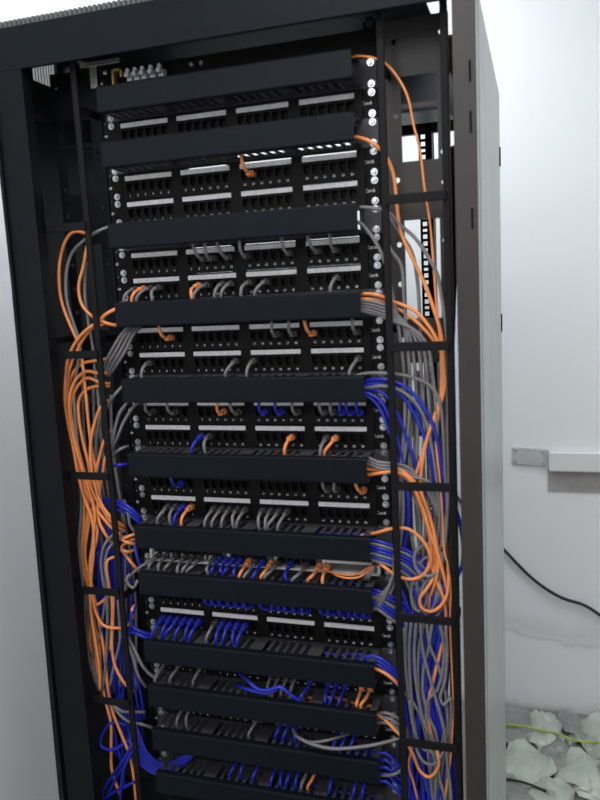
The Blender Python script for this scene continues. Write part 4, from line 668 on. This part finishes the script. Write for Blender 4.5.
('blue',3.2,'blue cable on the left, outer strand of the bottom left tangle',None,[[-280,-30,-1206],[-296,-40,-1241],[-332,-40,-1290],[-357,-40,-1329],[-376,-36,-1380]]),
('blue',3.2,'blue cable on the left, inner strand of the bottom left tangle',None,[[-277,-30,-1214],[-289,-36,-1242],[-326,-36,-1296],[-355,-36,-1350]]),
('blue',3.2,'blue cable on the left, lowest strand crossing the bottom left tangle',None,[[-283,-40,-1295],[-322,-40,-1319],[-361,-40,-1348]]),
('blue',3.2,'blue cable on the left, strand dropping past the orange one at the bottom',None,[[-267,-46,-1209],[-299,-46,-1263],[-319,-40,-1340]]),
('blue',3.1,'blue cable, topmost of the fan running down into the eleventh cover on the left',None,[[-270,-34,-1168],[-256,-44,-1198],[-243,-42,-1229],[-219,-30,-1252],[-120,-30,-1190]]),
('blue',3.1,'blue cable, second of the fan running down into the eleventh cover on the left',None,[[-274,-34,-1175],[-260,-44,-1203],[-248,-42,-1233],[-219,-30,-1258],[-120,-30,-1190]]),
('blue',3.1,'blue cable, third of the fan running down into the eleventh cover on the left',None,[[-278,-34,-1182],[-264,-44,-1208],[-252,-42,-1237],[-220,-30,-1263],[-120,-30,-1190]]),
('blue',3.1,'blue cable, fourth of the fan running down into the eleventh cover on the left',None,[[-282,-34,-1189],[-268,-44,-1212],[-257,-42,-1241],[-220,-30,-1268],[-120,-30,-1190]]),
('blue',3.1,'blue cable, fifth of the fan running down into the eleventh cover on the left',None,[[-286,-34,-1196],[-271,-44,-1217],[-262,-42,-1245],[-220,-30,-1273],[-120,-30,-1190]]),
('blue',3.1,'blue cable, lowest of the fan running down into the eleventh cover on the left',None,[[-290,-34,-1203],[-275,-44,-1222],[-267,-42,-1249],[-221,-30,-1278],[-120,-30,-1190]]),
('blue',3.1,'one of the blue cables packed behind the orange ones in the left cable run','blue cables packed in the left run',[[-345,-8,-720],[-338,-8,-770],[-333,-8,-820],[-333,-8,-870],[-337,-8,-920],[-343,-8,-970],[-345,-8,-1020],[-345,-8,-1070],[-345,-8,-1120],[-345,-8,-1170],[-345,-8,-1220],[-339,-8,-1270]]),
('blue',3.1,'one of the blue cables packed behind the orange ones in the left cable run','blue cables packed in the left run',[[-331,-8,-798],[-338,-8,-848],[-344,-8,-898],[-345,-8,-948],[-343,-8,-998],[-336,-8,-1048],[-329,-8,-1098],[-323,-8,-1148],[-322,-8,-1198],[-324,-8,-1248],[-330,-8,-1298]]),
('blue',3.1,'one of the blue cables packed behind the orange ones in the left cable run','blue cables packed in the left run',[[-312,-8,-658],[-318,-8,-708],[-325,-8,-758],[-332,-8,-808],[-334,-8,-858],[-333,-8,-908],[-327,-8,-958],[-320,-8,-1008],[-314,-8,-1058]]),
('blue',3.1,'one of the blue cables packed behind the orange ones in the left cable run','blue cables packed in the left run',[[-300,-8,-819],[-304,-8,-869],[-311,-8,-919],[-318,-8,-969],[-323,-8,-1019],[-323,-8,-1069],[-319,-8,-1119],[-312,-8,-1169],[-305,-8,-1219],[-300,-8,-1269],[-300,-8,-1319],[-304,-8,-1369]]),
('blue',3.1,'one of the blue cables packed behind the orange ones in the left cable run','blue cables packed in the left run',[[-312,-8,-771],[-312,-8,-821],[-307,-8,-871],[-300,-8,-921],[-293,-8,-971],[-289,-8,-1021],[-289,-8,-1071],[-294,-8,-1121],[-301,-8,-1171],[-308,-8,-1221],[-312,-8,-1271]]),
('blue',3.1,'one of the blue cables packed behind the orange ones in the left cable run','blue cables packed in the left run',[[-288,-8,-802],[-296,-8,-852],[-300,-8,-902],[-301,-8,-952],[-298,-8,-1002],[-291,-8,-1052],[-284,-8,-1102],[-279,-8,-1152],[-278,-8,-1202],[-281,-8,-1252]]),
('blue',3.1,'one of the blue cables packed behind the orange ones in the left cable run','blue cables packed in the left run',[[-273,-8,-777],[-280,-8,-827],[-287,-8,-877],[-290,-8,-927],[-289,-8,-977],[-284,-8,-1027],[-277,-8,-1077],[-270,-8,-1127],[-267,-8,-1177]]),
('blue',3.1,'one of the blue cables packed behind the orange ones in the left cable run','blue cables packed in the left run',[[-333,-15,-831],[-336,-15,-881],[-342,-15,-931],[-345,-15,-981],[-345,-15,-1031],[-345,-15,-1081],[-345,-15,-1131],[-345,-15,-1181]]),
('blue',3.1,'one of the blue cables packed behind the orange ones in the left cable run','blue cables packed in the left run',[[-322,-15,-832],[-323,-15,-882],[-328,-15,-932],[-336,-15,-982],[-342,-15,-1032],[-345,-15,-1082],[-344,-15,-1132],[-339,-15,-1182],[-332,-15,-1232],[-325,-15,-1282],[-322,-15,-1332]]),
('blue',3.1,'one of the blue cables packed behind the orange ones in the left cable run','blue cables packed in the left run',[[-316,-15,-819],[-311,-15,-869],[-311,-15,-919],[-315,-15,-969],[-321,-15,-1019],[-329,-15,-1069],[-334,-15,-1119],[-334,-15,-1169]]),
('blue',3.1,'one of the blue cables packed behind the orange ones in the left cable run','blue cables packed in the left run',[[-304,-15,-773],[-300,-15,-823],[-300,-15,-873],[-305,-15,-923],[-312,-15,-973],[-319,-15,-1023],[-323,-15,-1073],[-323,-15,-1123]]),
('blue',3.1,'one of the blue cables packed behind the orange ones in the left cable run','blue cables packed in the left run',[[-309,-15,-767],[-303,-15,-817],[-296,-15,-867],[-290,-15,-917],[-289,-15,-967],[-291,-15,-1017],[-298,-15,-1067],[-305,-15,-1117],[-311,-15,-1167],[-312,-15,-1217]]),
('blue',3.1,'one of the blue cables packed behind the orange ones in the left cable run','blue cables packed in the left run',[[-284,-15,-825],[-292,-15,-875],[-298,-15,-925],[-301,-15,-975],[-300,-15,-1025],[-295,-15,-1075],[-288,-15,-1125],[-281,-15,-1175],[-278,-15,-1225]]),
('blue',3.1,'one of the blue cables packed behind the orange ones in the left cable run','blue cables packed in the left run',[[-269,-15,-824],[-267,-15,-874],[-268,-15,-924],[-274,-15,-974],[-281,-15,-1024],[-287,-15,-1074],[-290,-15,-1124],[-289,-15,-1174]]),
('grey',2.9,'one of the grey cables at the back of the left cable run','grey cables at the back of the left run',[[-336,-6,-486],[-341,-6,-541],[-344,-6,-596],[-344,-6,-651],[-340,-6,-706],[-334,-6,-761],[-328,-6,-816],[-325,-6,-871],[-325,-6,-926],[-329,-6,-981],[-334,-6,-1036],[-340,-6,-1091],[-344,-6,-1146]]),
('grey',2.9,'one of the grey cables at the back of the left cable run','grey cables at the back of the left run',[[-331,-6,-526],[-332,-6,-581],[-330,-6,-636],[-326,-6,-691],[-320,-6,-746],[-315,-6,-801],[-313,-6,-856],[-314,-6,-911],[-319,-6,-966],[-325,-6,-1021],[-330,-6,-1076],[-332,-6,-1131]]),
('grey',2.9,'one of the grey cables at the back of the left cable run','grey cables at the back of the left run',[[-315,-6,-513],[-319,-6,-568],[-320,-6,-623],[-318,-6,-678],[-313,-6,-733],[-307,-6,-788],[-302,-6,-843],[-301,-6,-898],[-302,-6,-953],[-307,-6,-1008],[-313,-6,-1063],[-318,-6,-1118]]),
('grey',2.9,'one of the grey cables at the back of the left cable run','grey cables at the back of the left run',[[-300,-6,-492],[-306,-6,-547],[-308,-6,-602],[-307,-6,-657],[-303,-6,-712],[-297,-6,-767],[-292,-6,-822],[-289,-6,-877],[-289,-6,-932],[-293,-6,-987],[-299,-6,-1042],[-304,-6,-1097]]),
('grey',2.9,'one of the grey cables at the back of the left cable run','grey cables at the back of the left run',[[-296,-6,-499],[-295,-6,-554],[-290,-6,-609],[-284,-6,-664],[-279,-6,-719],[-277,-6,-774],[-278,-6,-829],[-282,-6,-884],[-288,-6,-939],[-293,-6,-994],[-296,-6,-1049],[-296,-6,-1104]]),
('grey',2.9,'one of the grey cables at the back of the left cable run','grey cables at the back of the left run',[[-279,-6,-526],[-283,-6,-581],[-284,-6,-636],[-282,-6,-691],[-276,-6,-746],[-270,-6,-801],[-266,-6,-856],[-265,-6,-911],[-267,-6,-966],[-272,-6,-1021],[-278,-6,-1076],[-283,-6,-1131]]),
('blue',3.2,'blue cable swooping across the panel row under the ninth cover',None,[[-49,-20,-1050],[-21,-50,-1042],[2,-60,-1051],[25,-62,-1048],[44,-62,-1040],[62,-60,-1053],[77,-52,-1069],[84,-30,-1090]]),
('blue',3.2,'blue cable loosely draped just beneath the swooping one, left part',None,[[-58,-20,-1071],[-32,-46,-1061],[-6,-56,-1058],[16,-58,-1058],[34,-56,-1051],[37,-20,-1059]]),
('orange',1.8,'thin orange cord running level in front of the white switch to the grey plugs',None,[[127,-20,-837],[151,-44,-829],[177,-48,-829],[194,-46,-825],[206,-40,-818],[212,-24,-817]]),
('orange',1.8,'second thin orange cord drooping in front of the white switch',None,[[130,-20,-833],[155,-46,-833],[177,-50,-834],[196,-48,-830],[210,-42,-819],[215,-24,-818]]),
('grey',2.4,'pale grey cable end, left of three at the right end of the white switch',None,[[213,-8,-821],[209,-30,-820],[205,-44,-825],[198,-38,-840]]),
('grey',2.4,'pale grey cable end, middle of three at the right end of the white switch',None,[[217,-8,-821],[213,-30,-820],[209,-44,-825],[202,-38,-840]]),
('grey',2.4,'pale grey cable end, right of three at the right end of the white switch',None,[[220,-8,-820],[216,-30,-819],[212,-44,-825],[205,-38,-840]])]
for col, r, label, group, pts in CABLES:
    cable(col, r, label, pts, group)
# cables lying inside the managers, seen through the slots and at the open ends
lay = {2:'g', 5:'gg', 8:'ogg', 11:'bbgg', 14:'ogbo', 17:'bogobb', 19:'bbogbb', 22:'bbbbb', 24:'obgbo', 26:'bbgbb', 28:'bbgb'}
full = {'b':'blue','g':'grey','o':'orange'}
for i, k in enumerate(mans):
    for j, ch in enumerate(lay.get(k, '')):
        z = -U*k - 12 - (j*7) % 22; y = -20 - (j*9) % 28
        x0 = random.uniform(-60, 60) if ch != 'b' else random.uniform(-20, 90)
        pts = [(x0, y+8, z-6), (x0+30, y, z)]; x = x0+30
        while x < 190: x += 35; pts.append((min(x, 205), y+random.uniform(-3,3), z+random.uniform(-3,3)))
        cable(full[ch], 2.9, '%s patch cable lying inside the %s cable manager, %s strand down' % (full[ch], ORD[i], NUM[j]), pts, 'cables lying inside the %s cable manager' % ORD[i])
